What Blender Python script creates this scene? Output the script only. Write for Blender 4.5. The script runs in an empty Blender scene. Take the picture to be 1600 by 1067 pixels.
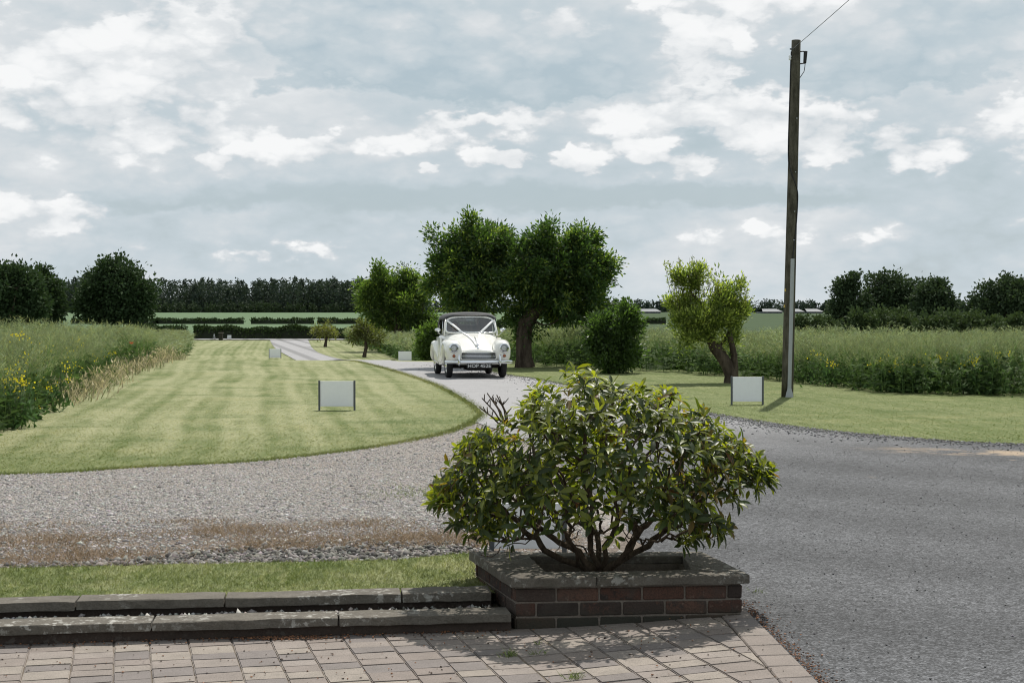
import bpy, bmesh, math, random
import numpy as np
from mathutils import Vector, Matrix
from mathutils.geometry import delaunay_2d_cdt

random.seed(7)
RNG = np.random.default_rng(11)
SC = bpy.context.scene
COL = SC.collection
R = math.radians

# ------------------------------------------------------------------ camera
FPX = 2383.0            # focal length in pixels of the 1600 px wide frame
CAMZ = 1.56
PITCH = math.atan(46.5 / FPX)
cam = bpy.data.cameras.new('camera')
cam.sensor_width = 23.5
cam.lens = 35.0
cam.clip_start = 0.1
cam.clip_end = 6000
cam_ob = bpy.data.objects.new('camera', cam)
COL.objects.link(cam_ob)
cam_ob.location = (0, 0, CAMZ)
cam_ob.rotation_euler = (R(90) - PITCH, 0, 0)
SC.camera = cam_ob

# ------------------------------------------------------------------ sky, sun, exposure
SUN_ELEV, SUN_AZ = 57.0, 17.0        # azimuth: degrees to the right of straight ahead (+Y)
SC.view_settings.view_transform = 'Standard'
SC.view_settings.look = 'None'
SC.view_settings.exposure = 0.0
SC.view_settings.gamma = 1.0
SC.view_settings.use_curve_mapping = False
SC.cycles.filter_width = 1.1


class NT:
    """small helper to write node trees as expressions"""
    def __init__(self, tree):
        self.t = tree
        self.n = tree.nodes
        self.l = tree.links

    def put(self, sock, v):
        if hasattr(v, 'is_output') or isinstance(v, bpy.types.NodeSocket):
            self.l.new(v, sock)
        elif isinstance(v, (tuple, list)) and len(v) == 3 and sock.type == 'RGBA':
            sock.default_value = (*v, 1)
        else:
            sock.default_value = v

    def node(self, typ, **props):
        nd = self.n.new(typ)
        for k, v in props.items():
            setattr(nd, k, v)
        return nd

    def m(self, op, a, b=None, c=None, clamp=False):
        nd = self.node('ShaderNodeMath', operation=op)
        nd.use_clamp = clamp
        for i, v in enumerate((a, b, c)):
            if v is not None:
                self.put(nd.inputs[i], v)
        return nd.outputs[0]

    def vm(self, op, a, b=None):
        nd = self.node('ShaderNodeVectorMath', operation=op)
        self.put(nd.inputs[0], a)
        if b is not None:
            self.put(nd.inputs[3] if op == 'SCALE' else nd.inputs[1], b)
        return nd.outputs[0]

    def xyz(self, v):
        nd = self.node('ShaderNodeSeparateXYZ')
        self.put(nd.inputs[0], v)
        return nd.outputs

    def comb(self, x, y, z):
        nd = self.node('ShaderNodeCombineXYZ')
        for i, v in enumerate((x, y, z)):
            self.put(nd.inputs[i], v)
        return nd.outputs[0]

    def noise(self, vec, scale, detail=4, rough=0.5, dist=0.0, color=False, lac=2.0):
        nd = self.node('ShaderNodeTexNoise')
        if vec is not None:
            self.put(nd.inputs['Vector'], vec)
        nd.inputs['Scale'].default_value = scale
        nd.inputs['Detail'].default_value = detail
        nd.inputs['Roughness'].default_value = rough
        nd.inputs['Lacunarity'].default_value = lac
        nd.inputs['Distortion'].default_value = dist
        return nd.outputs['Color' if color else 'Fac']

    def voro(self, vec, scale, out='Distance', feature='F1', rand=1.0):
        nd = self.node('ShaderNodeTexVoronoi', feature=feature)
        self.put(nd.inputs['Vector'], vec)
        nd.inputs['Scale'].default_value = scale
        nd.inputs['Randomness'].default_value = rand
        return nd.outputs[out]

    def sm(self, v, a, b, lo=0.0, hi=1.0):
        nd = self.node('ShaderNodeMapRange', interpolation_type='SMOOTHSTEP')
        self.put(nd.inputs[0], v)
        for i, x in enumerate((a, b, lo, hi)):
            self.put(nd.inputs[1 + i], x)
        return nd.outputs[0]

    def mix(self, f, a, b, typ='MIX'):
        nd = self.node('ShaderNodeMix', data_type='RGBA', blend_type=typ)
        nd.clamp_factor = True
        self.put(nd.inputs[0], f)
        self.put(nd.inputs[6], a)
        self.put(nd.inputs[7], b)
        return nd.outputs[2]

    def pos(self):
        return self.node('ShaderNodeNewGeometry').outputs['Position']

    def obj(self):
        return self.node('ShaderNodeTexCoord').outputs['Object']

    def rand(self):
        return self.node('ShaderNodeObjectInfo').outputs['Random']

    def attr(self, name='col', out='Color'):
        return self.node('ShaderNodeAttribute', attribute_name=name).outputs[out]

    def bump(self, h, strength=0.5, dist=0.01):
        nd = self.node('ShaderNodeBump')
        nd.inputs['Strength'].default_value = strength
        nd.inputs['Distance'].default_value = dist
        self.put(nd.inputs['Height'], h)
        return nd.outputs[0]


def make_world():
    w = bpy.data.worlds.new('World')
    SC.world = w
    w.use_nodes = True
    w.node_tree.nodes.clear()
    w.cycles.sampling_method = 'MANUAL'
    w.cycles.sample_map_resolution = 512
    b = NT(w.node_tree)
    sky = b.node('ShaderNodeTexSky', sky_type='NISHITA')
    sky.sun_disc = False
    sky.sun_elevation = R(SUN_ELEV)
    sky.sun_rotation = R(SUN_AZ)
    sky.altitude = 20
    sky.air_density = 1.2
    sky.dust_density = 2.0
    d = b.node('ShaderNodeTexCoord').outputs['Generated']
    x, y, z = b.xyz(d)
    K = FPX / 1000
    U = b.m('MULTIPLY', b.m('ARCTAN2', x, y), K)
    V = b.m('MULTIPLY', b.m('ARCSINE', z), K)
    # cloud decks flatten towards the horizon
    zz = b.m('MULTIPLY', z, 2.0)
    p = b.vm('SCALE', b.comb(x, y, zz), K)
    wc = b.noise(p, 7.0, 4, 0.55, color=True)
    wx, wy, wz = b.xyz(b.vm('SUBTRACT', wc, (0.5, 0.5, 0.5)))
    wc2 = b.noise(p, 26.0, 3, 0.55, color=True)
    w2x, w2y, w2z = b.xyz(b.vm('SUBTRACT', wc2, (0.5, 0.5, 0.5)))
    Uw = b.m('ADD', U, b.m('ADD', b.m('MULTIPLY', wx, 0.12), b.m('MULTIPLY', w2x, 0.06)))
    Vw = b.m('ADD', V, b.m('ADD', b.m('MULTIPLY', wz, 0.06), b.m('MULTIPLY', w2z, 0.035)))

    # rounded puffs: inverted cell noise in a few octaves gives the cauliflower edge of cumulus
    vn = b.node('ShaderNodeTexVoronoi', feature='F1')
    b.put(vn.inputs['Vector'], b.vm('ADD', p, b.vm('SCALE', b.vm('SUBTRACT', wc2, (0.5, 0.5, 0.5)), 0.05)))
    vn.inputs['Scale'].default_value = 10.0
    vn.inputs['Detail'].default_value = 2.0
    vn.inputs['Roughness'].default_value = 0.55
    puff = b.m('SUBTRACT', 0.80, vn.outputs['Distance'])
    fine = b.m('SUBTRACT', b.noise(p, 14.0, 7, 0.6), 0.5)
    low = b.m('SUBTRACT', b.noise(b.vm('MULTIPLY', p, (1.0, 1.0, 1.5)), 2.3, 5, 0.55), 0.5)

    def deck(lst, kp, kf, e0, e1):
        """a group of clouds given by directions: returns cover, and height within the cloud (-1 foot .. 1 top)"""
        s1 = sc = None
        for (px, py, sx, sy, amp) in lst:
            a = b.m('DIVIDE', b.m('SUBTRACT', Uw, (px - 800) / 1000), sx / 1000)
            c_ = b.m('DIVIDE', b.m('SUBTRACT', Vw, (487 - py) / 1000), sy / 1000)
            g = b.m('MULTIPLY', b.m('EXPONENT', b.m('MULTIPLY', b.m('MULTIPLY_ADD', a, a, b.m('MULTIPLY', c_, c_)), -1.0)), amp)
            gc = b.m('MULTIPLY', g, c_)
            s1 = g if s1 is None else b.m('ADD', s1, g)
            sc = gc if sc is None else b.m('ADD', sc, gc)
        fld = b.m('ADD', s1, b.m('MULTIPLY', b.m('ADD', b.m('MULTIPLY', puff, kp), b.m('MULTIPLY', fine, kf)), b.sm(s1, 0.02, 0.30)))
        hgt = b.m('DIVIDE', sc, b.m('ADD', s1, 0.02))
        return b.sm(fld, e0, e1), hgt

    # far veil of cloud
    tone = b.m('ADD', 0.53, b.m('ADD', b.m('MULTIPLY', low, 0.95), b.m('MULTIPLY', fine, 0.22)))
    tone = b.m('ADD', tone, b.m('MULTIPLY', puff, 0.25))
    # big pale banks
    m1, h1 = deck([(100, 130, 250, 85, 0.9), (340, 60, 120, 75, 0.9), (250, 215, 190, 40, 0.8), (1085, 85, 110, 95, 0.8), (1430, 240, 210, 50, 0.8), (80, 345, 150, 30, 0.8), (760, 185, 210, 14, 0.8), (1250, 10, 150, 36, 0.7),
                   (480, 395, 220, 20, 0.5), (1180, 375, 240, 22, 0.32), (680, 225, 260, 26, 0.6), (1230, 190, 140, 50, 0.8), (1020, 200, 130, 40, 0.6), (1500, 345, 150, 20, 0.32), (300, 290, 150, 16, 0.4)], 1.0, 1.1, 0.20, 0.60)
    t1 = b.m('ADD', 0.88, b.m('ADD', b.m('MULTIPLY', h1, 0.10), b.m('ADD', b.m('MULTIPLY', puff, 0.55), b.m('MULTIPLY', fine, 0.40))))
    # grey-bellied nearer clouds
    m2, h2 = deck([(640, 85, 255, 80, 1.0), (880, 115, 150, 55, 0.9), (1370, 105, 205, 62, 1.0), (1500, 30, 130, 36, 0.7), (190, 20, 130, 24, 0.5), (540, 10, 160, 60, 0.6)], 0.6, 0.9, 0.26, 0.55)
    t2 = b.m('ADD', 0.40, b.m('ADD', b.m('MULTIPLY', h2, 0.27), b.m('ADD', b.m('MULTIPLY', puff, 0.40), b.m('MULTIPLY', fine, 0.25))))
    # long blue-grey gaps low down
    m3, h3 = deck([(640, 306, 430, 26, 0.9), (1130, 313, 330, 22, 1.0), (250, 325, 230, 14, 0.6), (900, 360, 300, 12, 0.5)], 0.3, 0.5, 0.22, 0.9)
    # separate cumulus heads
    m4, h4 = deck([(440, 242, 105, 26, 0.9), (515, 222, 46, 22, 0.8), (335, 262, 34, 18, 0.9), (785, 244, 56, 19, 1.1), (890, 248, 34, 22, 1.0), (1035, 240, 92, 34, 1.0), (960, 208, 30, 24, 0.7), (1555, 182, 56, 32, 0.9),
                   (210, 205, 90, 24, 0.8), (60, 165, 64, 34, 0.7), (1450, 255, 100, 26, 0.7), (640, 242, 24, 12, 0.7), (672, 257, 20, 8, 0.9), (100, 340, 100, 22, 0.45), (330, 75, 60, 40, 0.6), (1180, 90, 50, 40, 0.6)], 1.1, 1.2, 0.28, 0.66)
    t4 = b.m('ADD', 0.94, b.m('ADD', b.m('MULTIPLY', h4, 0.20), b.m('ADD', b.m('MULTIPLY', puff, 0.45), b.m('MULTIPLY', fine, 0.3))))

    def lay(t, m_, tn, k=1.0):
        m_ = b.m('MULTIPLY', m_, k) if k != 1.0 else m_
        return b.m('ADD', b.m('MULTIPLY', t, b.m('SUBTRACT', 1.0, m_)), b.m('MULTIPLY', tn, m_))
    tone = lay(tone, m1, t1, 0.9)
    tone = lay(tone, m2, t2, 0.92)
    tone = lay(tone, m3, 0.14, 0.8)
    tone = lay(tone, m4, t4, 0.8)
    tone = b.m('ADD', b.m('MULTIPLY', b.m('SUBTRACT', tone, 0.55), 1.4), 0.58)
    c = b.mix(b.sm(tone, -0.05, 0.36), (0.44, 0.540, 0.602), (0.55, 0.628, 0.675))
    c = b.mix(b.sm(tone, 0.28, 0.72), c, (0.690, 0.728, 0.755))
    c = b.mix(b.sm(tone, 0.60, 1.20), c, (0.93, 0.94, 0.945))
    # a paler, flatter band of air over the horizon
    c = b.mix(b.sm(V, 0.11, -0.03, 0.0, 0.5), c, (0.62, 0.69, 0.73))
    cover = b.sm(tone, 0.0, 0.4, 0.85, 1.0)
    bg1 = b.node('ShaderNodeBackground')
    b.put(bg1.inputs[0], sky.outputs[0])
    bg1.inputs[1].default_value = 0.09
    bg2 = b.node('ShaderNodeBackground')
    b.put(bg2.inputs[0], c)
    bg2.inputs[1].default_value = CLOUD_STRENGTH
    mx = b.node('ShaderNodeMixShader')
    b.put(mx.inputs[0], cover)
    b.l.new(bg1.outputs[0], mx.inputs[1])
    b.l.new(bg2.outputs[0], mx.inputs[2])
    out = b.node('ShaderNodeOutputWorld')
    b.l.new(mx.outputs[0], out.inputs[0])


CLOUD_STRENGTH = 1.0
make_world()
sun = bpy.data.lights.new('sun', 'SUN')
sun.energy = 5.0
sun.angle = R(0.6)
sun.color = (1.0, 0.955, 0.88)
sun_ob = bpy.data.objects.new('sun', sun)
COL.objects.link(sun_ob)
sd = Vector((math.sin(R(SUN_AZ)) * math.cos(R(SUN_ELEV)), math.cos(R(SUN_AZ)) * math.cos(R(SUN_ELEV)), math.sin(R(SUN_ELEV))))
sun_ob.rotation_euler = sd.to_track_quat('Z', 'Y').to_euler()
sun_ob.location = (20, 30, 40)


# ------------------------------------------------------------------ terrain function and pixel look-up
def S(a, b, x):
    t = np.clip((np.asarray(x, float) - a) / (b - a), 0, 1)
    return t * t * (3 - 2 * t)


def H(X, Y):
    X = np.asarray(X, float)
    Y = np.asarray(Y, float)
    z = 0.09 * (1 - S(-0.3, 0.9, X)) * (1 - S(9, 15, Y))
    z = z + 0.018 * S(0, 1.2, X) * (1 - S(8, 12, Y))
    z = z - 0.75 * S(46, 71, Y) + 2.0 * S(280, 620, Y)
    z = z + 0.07 * np.exp(-((Y - 45) / 5.0) ** 2) * (1 - S(-8, -4, X))
    return z


def PZ(X, Y):            # the patio
    return 0.045 * S(0.0, 1.25, X)


_f = np.array([0, math.cos(PITCH), -math.sin(PITCH)])
_u = np.array([0, math.sin(PITCH), math.cos(PITCH)])


def ray(px, py):
    d = np.array([1.0, 0, 0]) * (px - 800) / FPX + _u * (-(py - 533.5) / FPX) + _f
    return d / d[1]


def at(px, py, Y):
    d = ray(px, py) * Y
    return np.array([d[0], Y, CAMZ + d[2]])


_YS = np.concatenate([np.arange(5, 60, 0.02), np.arange(60, 300, 0.1), np.arange(300, 1200, 1.0)])


def G(px, py):
    d = ray(px, py)
    zz = CAMZ + d[2] * _YS
    below = np.nonzero(zz <= H(d[0] * _YS, _YS))[0]
    i = below[0] if len(below) else len(_YS) - 1
    Y = _YS[i]
    return np.array([d[0] * Y, Y, float(H(d[0] * Y, Y))])


# ------------------------------------------------------------------ object helpers
def tag(o, label=None, cat=None, group=None, kind=None):
    if label: o['label'] = label
    if cat: o['category'] = cat
    if group: o['group'] = group
    if kind: o['kind'] = kind
    return o


def link(o, parent=None):
    COL.objects.link(o)
    if parent is not None:
        o.parent = parent
    return o


def empty(name, loc, rz=0.0):
    o = bpy.data.objects.new(name, None)
    o.location = loc
    o.rotation_euler = (0, 0, rz)
    o.empty_display_size = 0.2
    return link(o)


def mesh_np(name, V, F, mats=None, col=None, smooth=False):
    """mesh from arrays; F: (n,3) or (n,4) array or a list of such arrays"""
    if not isinstance(F, list):
        F = [F]
    me = bpy.data.meshes.new(name)
    V = np.ascontiguousarray(V, dtype=np.float32)
    me.vertices.add(len(V))
    me.vertices.foreach_set('co', V.ravel())
    loops = np.concatenate([f.ravel() for f in F]).astype(np.int32)
    tot = np.concatenate([np.full(len(f), f.shape[1]) for f in F]).astype(np.int32)
    start = np.concatenate([[0], np.cumsum(tot)[:-1]]).astype(np.int32)
    me.loops.add(len(loops))
    me.loops.foreach_set('vertex_index', loops)
    me.polygons.add(len(tot))
    me.polygons.foreach_set('loop_start', start)
    me.polygons.foreach_set('loop_total', tot)
    if smooth:
        me.polygons.foreach_set('use_smooth', np.ones(len(tot), dtype=bool))
    me.update(calc_edges=True)
    if col is not None:
        a = me.color_attributes.new('col', 'FLOAT_COLOR', 'POINT')
        c = np.ones((len(V), 4), dtype=np.float32)
        c[:, :3] = col
        a.data.foreach_set('color', c.ravel())
    if mats is not None:
        for m_ in (mats if isinstance(mats, (list, tuple)) else [mats]):
            me.materials.append(m_)
    return me


def ob(name, me, parent=None, loc=None, rot=None):
    o = bpy.data.objects.new(name, me)
    if loc is not None: o.location = loc
    if rot is not None: o.rotation_euler = rot
    return link(o, parent)


def bm_mesh(name, bm, m_, smooth=False):
    me = bpy.data.meshes.new(name)
    bm.normal_update()
    bm.to_mesh(me)
    bm.free()
    if smooth:
        for p_ in me.polygons:
            p_.use_smooth = True
    for q in (m_ if isinstance(m_, (list, tuple)) else [m_]):
        me.materials.append(q)
    return me


def box_bm(sx, sy, sz, bevel=0.0, jitter=0.0, seg=1, center=(0, 0, 0)):
    bm = bmesh.new()
    bmesh.ops.create_cube(bm, size=1)
    for v in bm.verts:
        v.co.x *= sx; v.co.y *= sy; v.co.z *= sz
        if jitter:
            v.co += Vector((random.uniform(-1, 1), random.uniform(-1, 1), random.uniform(-1, 1))) * jitter
    if bevel:
        bmesh.ops.bevel(bm, geom=bm.edges[:], offset=bevel, segments=seg, affect='EDGES', profile=0.6)
    bmesh.ops.translate(bm, verts=bm.verts, vec=center)
    return bm


def lathe(profile, n=20, axis='z'):
    """profile: list of (r, h) -> V, F smooth surface of revolution"""
    P = np.array(profile, float)
    a = np.linspace(0, 2 * np.pi, n, endpoint=False)
    V = []
    for r, h in P:
        ring = np.stack([r * np.cos(a), r * np.sin(a), np.full(n, h)], 1)
        V.append(ring)
    V = np.concatenate(V)
    F = []
    for i in range(len(P) - 1):
        for j in range(n):
            k = (j + 1) % n
            F.append((i * n + j, i * n + k, (i + 1) * n + k, (i + 1) * n + j))
    if axis == 'x':
        V = V[:, [2, 0, 1]]
    elif axis == 'y':
        V = V[:, [0, 2, 1]]
    return V, np.array(F)


def tube(pts, rads, k=8, cap=True):
    pts = np.asarray(pts, float)
    n = len(pts)
    rads = np.broadcast_to(np.asarray(rads, float), (n,))
    T = np.gradient(pts, axis=0)
    T /= np.linalg.norm(T, axis=1)[:, None] + 1e-9
    ref = np.array([0.31, 0.17, 0.93]) if abs(T[0] @ np.array([0.31, 0.17, 0.93])) < 0.85 else np.array([1.0, 0.1, 0])
    V = []
    a = np.linspace(0, 2 * np.pi, k, endpoint=False)
    for i in range(n):
        u = np.cross(ref, T[i]); u /= np.linalg.norm(u) + 1e-9
        w = np.cross(T[i], u)
        V.append(pts[i] + rads[i] * (np.cos(a)[:, None] * u + np.sin(a)[:, None] * w))
    V = np.concatenate(V)
    F = [(i * k + j, i * k + (j + 1) % k, (i + 1) * k + (j + 1) % k, (i + 1) * k + j) for i in range(n - 1) for j in range(k)]
    Fq = np.array(F)
    if cap:
        V = np.concatenate([V, pts[[0, -1]]])
        a0, a1 = len(V) - 2, len(V) - 1
        tri = [(a0, (j + 1) % k, j) for j in range(k)] + [(a1, (n - 1) * k + j, (n - 1) * k + (j + 1) % k) for j in range(k)]
        return V, [Fq, np.array(tri)]
    return V, [Fq]


def merge(lst):
    """[(V, F or [F..]), ...] -> V, [F4, F3]"""
    Vs, q, t, o = [], [], [], 0
    for V, F in lst:
        for f in (F if isinstance(F, list) else [F]):
            f = np.asarray(f)
            if len(f) == 0: continue
            (q if f.shape[1] == 4 else t).append(f + o)
        Vs.append(V)
        o += len(V)
    out = []
    if q: out.append(np.concatenate(q))
    if t: out.append(np.concatenate(t))
    return np.concatenate(Vs), out


# ------------------------------------------------------------------ materials
def new_mat(name):
    m_ = bpy.data.materials.new(name)
    m_.use_nodes = True
    m_.node_tree.nodes.clear()
    return m_, NT(m_.node_tree)


def finish(b, col, rough=0.8, bump=None, spec=0.4, metal=0.0, trans=None, tcol=None, coat=0.0):
    bs = b.node('ShaderNodeBsdfPrincipled')
    b.put(bs.inputs['Base Color'], col)
    b.put(bs.inputs['Roughness'], rough)
    b.put(bs.inputs['Metallic'], metal)
    b.put(bs.inputs['Specular IOR Level'], spec)
    b.put(bs.inputs['Coat Weight'], coat)
    bs.inputs['Coat Roughness'].default_value = 0.05
    if bump is not None:
        b.l.new(bump, bs.inputs['Normal'])
    sh = bs.outputs[0]
    if trans is not None:
        tr = b.node('ShaderNodeBsdfTranslucent')
        b.put(tr.inputs[0], tcol if tcol is not None else col)
        mx = b.node('ShaderNodeMixShader')
        b.put(mx.inputs[0], trans)
        b.l.new(sh, mx.inputs[1])
        b.l.new(tr.outputs[0], mx.inputs[2])
        sh = mx.outputs[0]
    out = b.node('ShaderNodeOutputMaterial')
    b.l.new(sh, out.inputs[0])


def simple(name, col, rough=0.6, metal=0.0, spec=0.5, var=0.12, scale=20, bump=0.0, coat=0.0):
    m_, b = new_mat(name)
    n = b.noise(b.obj(), scale, 5, 0.6)
    c = b.mix(n, tuple(min(1, v * (1 - var)) for v in col), tuple(min(1, v * (1 + var)) for v in col))
    bp = b.bump(b.noise(b.obj(), scale * 4, 4), bump, 0.01) if bump else None
    finish(b, c, rough, bp, spec, metal, coat=coat)
    return m_


def leaf_mat(name, trans=0.35, rough=0.45, spec=0.4, tgain=(1.5, 1.6, 0.6), sat=None):
    m_, b = new_mat(name)
    c = b.attr('col')
    t = b.mix(1.0, c, tgain, 'MULTIPLY')
    finish(b, c, rough, None, spec, 0, trans, t)
    return m_


def lawn_colour(b, p):
    x, y, z = b.xyz(p)
    wob = b.noise(p, 0.06, 2, 0.5)
    across = b.m('ADD', b.m('ADD', x, b.m('MULTIPLY', y, 0.16)), b.m('MULTIPLY', wob, 1.4))
    st = b.m('SINE', b.m('MULTIPLY', across, 2 * math.pi / 0.95))  # mowing stripes: the sheen of bent grass, put into the colour
    st2 = b.m('SINE', b.m('MULTIPLY', across, 2 * math.pi / 0.36))
    ps = b.vm('MULTIPLY', b.comb(across, y, z), (1.0, 0.30, 1.0))
    n1 = b.noise(ps, 0.40, 5, 0.6)
    n2 = b.noise(ps, 1.9, 5, 0.62)
    n3 = b.noise(p, 22, 4, 0.7)
    dry = b.m('ADD', b.m('ADD', n1, b.m('MULTIPLY', n2, 0.7)), b.m('ADD', b.m('MULTIPLY', st, 0.095), b.m('MULTIPLY', st2, 0.075)))
    left = b.sm(x, 0.0, -3.0)
    # the mown middle of the left lawn has dried out, its headland by the gravel is greener
    head = b.sm(b.m('SUBTRACT', b.m('ADD', y, b.m('MULTIPLY', wob, 2.0)), b.m('MULTIPLY', x, 0.25)), 17.0, 20.5)
    near = b.m('MULTIPLY', b.sm(y, 10.5, 9.5), b.sm(b.noise(p, 2.6, 4, 0.6), 0.42, 0.62, 0.0, 0.55))
    dryf = b.m('MULTIPLY', b.sm(dry, 0.45, 1.10), b.m('ADD', b.m('MULTIPLY', b.m('MULTIPLY', left, head), 0.68), 0.24))
    dryf = b.m('MAXIMUM', dryf, near)
    green = b.mix(n2, (0.090, 0.124, 0.036), (0.148, 0.180, 0.062))
    straw = b.mix(n3, (0.290, 0.300, 0.160), (0.400, 0.390, 0.235))
    c = b.mix(dryf, green, straw)
    c = b.mix(b.sm(n3, 0.30, 0.70), b.mix(0.25, c, (0.04, 0.055, 0.018)), c)
    # worn, yellowed and lusher patches, and the grain of single blades and gaps
    pt = b.noise(b.vm('MULTIPLY', p, (0.5, 1.0, 1.0)), 0.9, 5, 0.62)
    c = b.mix(b.sm(pt, 0.52, 0.72, 0.0, 0.45), c, (0.27, 0.26, 0.125))
    c = b.mix(b.sm(pt, 0.48, 0.30, 0.0, 0.6), c, (0.072, 0.108, 0.030))
    n5 = b.noise(b.vm('MULTIPLY', p, (1.0, 0.14, 1.0)), 15, 4, 0.75)
    c = b.mix(b.sm(n5, 0.30, 0.50, 0.45, 0.0), c, (0.055, 0.075, 0.022))
    c = b.mix(b.sm(n5, 0.52, 0.70, 0.0, 0.45), c, (0.36, 0.355, 0.20))
    n4 = b.noise(b.vm('MULTIPLY', p, (1.0, 0.45, 1.0)), 48, 3, 0.75)
    c = b.mix(b.sm(n4, 0.28, 0.56, 0.55, 0.0), c, (0.045, 0.058, 0.020))
    c = b.mix(b.sm(n4, 0.56, 0.74, 0.0, 0.5), c, (0.34, 0.34, 0.19))
    return c


def mat_lawn(name, blades=False):
    m_, b = new_mat(name)
    p = b.pos()
    c = lawn_colour(b, p)
    if blades:
        v = b.attr('col')
        c = b.mix(1.0, c, v, 'MULTIPLY')
        finish(b, c, 0.7, None, 0.15, 0, 0.5, b.mix(1.0, c, (1.25, 1.25, 0.85), 'MULTIPLY'))
    else:
        h = b.m('ADD', b.noise(p, 40, 4, 0.7), b.m('MULTIPLY', b.noise(p, 5, 4, 0.6), 1.5))
        finish(b, c, 0.9, b.bump(h, 0.55, 0.03), 0.1)
    return m_


def mat_field():
    m_, b = new_mat('field_ground')
    p = b.pos()
    x, y, z = b.xyz(p)
    n = b.noise(p, 0.03, 4, 0.6)
    n2 = b.noise(p, 0.9, 4, 0.6)
    c = b.mix(n2, (0.07, 0.115, 0.04), (0.12, 0.17, 0.065))
    # beyond the hedge a young pale green cereal crop, right of it a darker root crop in rows
    pale = b.mix(n, (0.085, 0.135, 0.070), (0.105, 0.155, 0.082))
    rows = b.m('MULTIPLY', b.m('SINE', b.m('MULTIPLY', b.m('ADD', y, b.m('MULTIPLY', x, 0.06)), 0.5)), 0.5)
    root = b.mix(b.m('ADD', b.m('MULTIPLY', rows, 0.6), n2), (0.026, 0.046, 0.019), (0.055, 0.085, 0.034))
    far = b.mix(b.sm(b.m('SUBTRACT', x, b.m('MULTIPLY', y, 0.05)), -12, 2), pale, root)
    c = b.mix(b.sm(y, 128, 132), c, far)
    finish(b, c, 0.9, b.bump(n2, 0.4, 0.1), 0.1)
    return m_


def mat_asphalt():
    m_, b = new_mat('asphalt')
    p = b.pos()
    x, y, z = b.xyz(p)
    chips = b.voro(p, 105, 'Color')
    cr = b.xyz(chips)[0]
    cd = b.voro(p, 105, 'Distance')
    chips2 = b.xyz(b.voro(p, 26, 'Color'))[1]
    n = b.noise(p, 0.5, 5, 0.6)
    n2 = b.noise(p, 2.2, 5, 0.65)
    v = b.m('ADD', b.m('MULTIPLY', b.m('POWER', cr, 1.8), 0.115), 0.036)
    v = b.m('MULTIPLY', v, b.m('ADD', 0.62, b.m('ADD', b.m('MULTIPLY', n, 0.45), b.m('MULTIPLY', n2, 0.32))))
    v = b.m('MULTIPLY', v, b.m('ADD', 0.8, b.m('MULTIPLY', chips2, 0.4)))
    # wheel tracks polished along the sweep of the drive
    rad_ = b.m('SQRT', b.m('ADD', b.m('POWER', b.m('SUBTRACT', x, 13.0), 2.0), b.m('POWER', b.m('SUBTRACT', y, 24.0), 2.0)))
    trk = b.m('SINE', b.m('MULTIPLY', b.m('ADD', rad_, b.m('MULTIPLY', n, 0.9)), 3.6))
    v = b.m('MULTIPLY', v, b.m('ADD', 0.98, b.m('MULTIPLY', trk, 0.13)))
    base = b.mix(1.0, (0.98, 1.0, 1.06), b.comb(v, v, v), 'MULTIPLY')
    # old, dusty surface further up the drive, grazing sunlight put into its paler colour
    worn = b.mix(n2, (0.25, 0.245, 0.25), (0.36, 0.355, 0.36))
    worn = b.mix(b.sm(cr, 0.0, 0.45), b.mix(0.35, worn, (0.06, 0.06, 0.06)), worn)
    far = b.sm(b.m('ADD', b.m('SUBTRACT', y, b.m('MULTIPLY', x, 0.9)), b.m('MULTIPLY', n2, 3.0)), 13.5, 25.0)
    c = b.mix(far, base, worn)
    # darker wheel tracks far up the drive, sandy patches washed to the right edge
    tr = b.m('SINE', b.m('MULTIPLY', b.m('ADD', x, b.m('MULTIPLY', y, 0.21)), 4.6))
    c = b.mix(b.m('MULTIPLY', b.sm(y, 62, 70), b.sm(tr, 0.1, 0.9, 0.0, 0.55)), c, (0.10, 0.10, 0.10))
    s1 = b.m('ADD', b.m('MULTIPLY', b.m('SUBTRACT', x, 5.25), 0.35), b.m('SUBTRACT', y, 16.6))
    sand = b.m('MULTIPLY', b.sm(b.m('ABSOLUTE', s1), 0.55, 0.12), b.sm(x, 3.6, 5.0))
    sand = b.m('MULTIPLY', sand, b.sm(b.noise(p, 1.7, 5, 0.65), 0.40, 0.58))
    spots = b.sm(b.noise(b.vm('MULTIPLY', p, (0.8, 2.0, 1)), 1.25, 3, 0.5), 0.69, 0.73)
    spots = b.m('MULTIPLY', spots, b.sm(b.m('ABSOLUTE', b.m('SUBTRACT', y, 15.2)), 2.2, 1.0))
    c = b.mix(b.m('MULTIPLY', b.m('MAXIMUM', sand, spots), 0.75), c, (0.40, 0.30, 0.20))
    h = b.m('ADD', b.m('MULTIPLY', cd, -1.0), b.m('MULTIPLY', cr, 0.5))
    finish(b, c, 0.75, b.bump(h, 0.5, 0.010), 0.15)
    return m_


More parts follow.
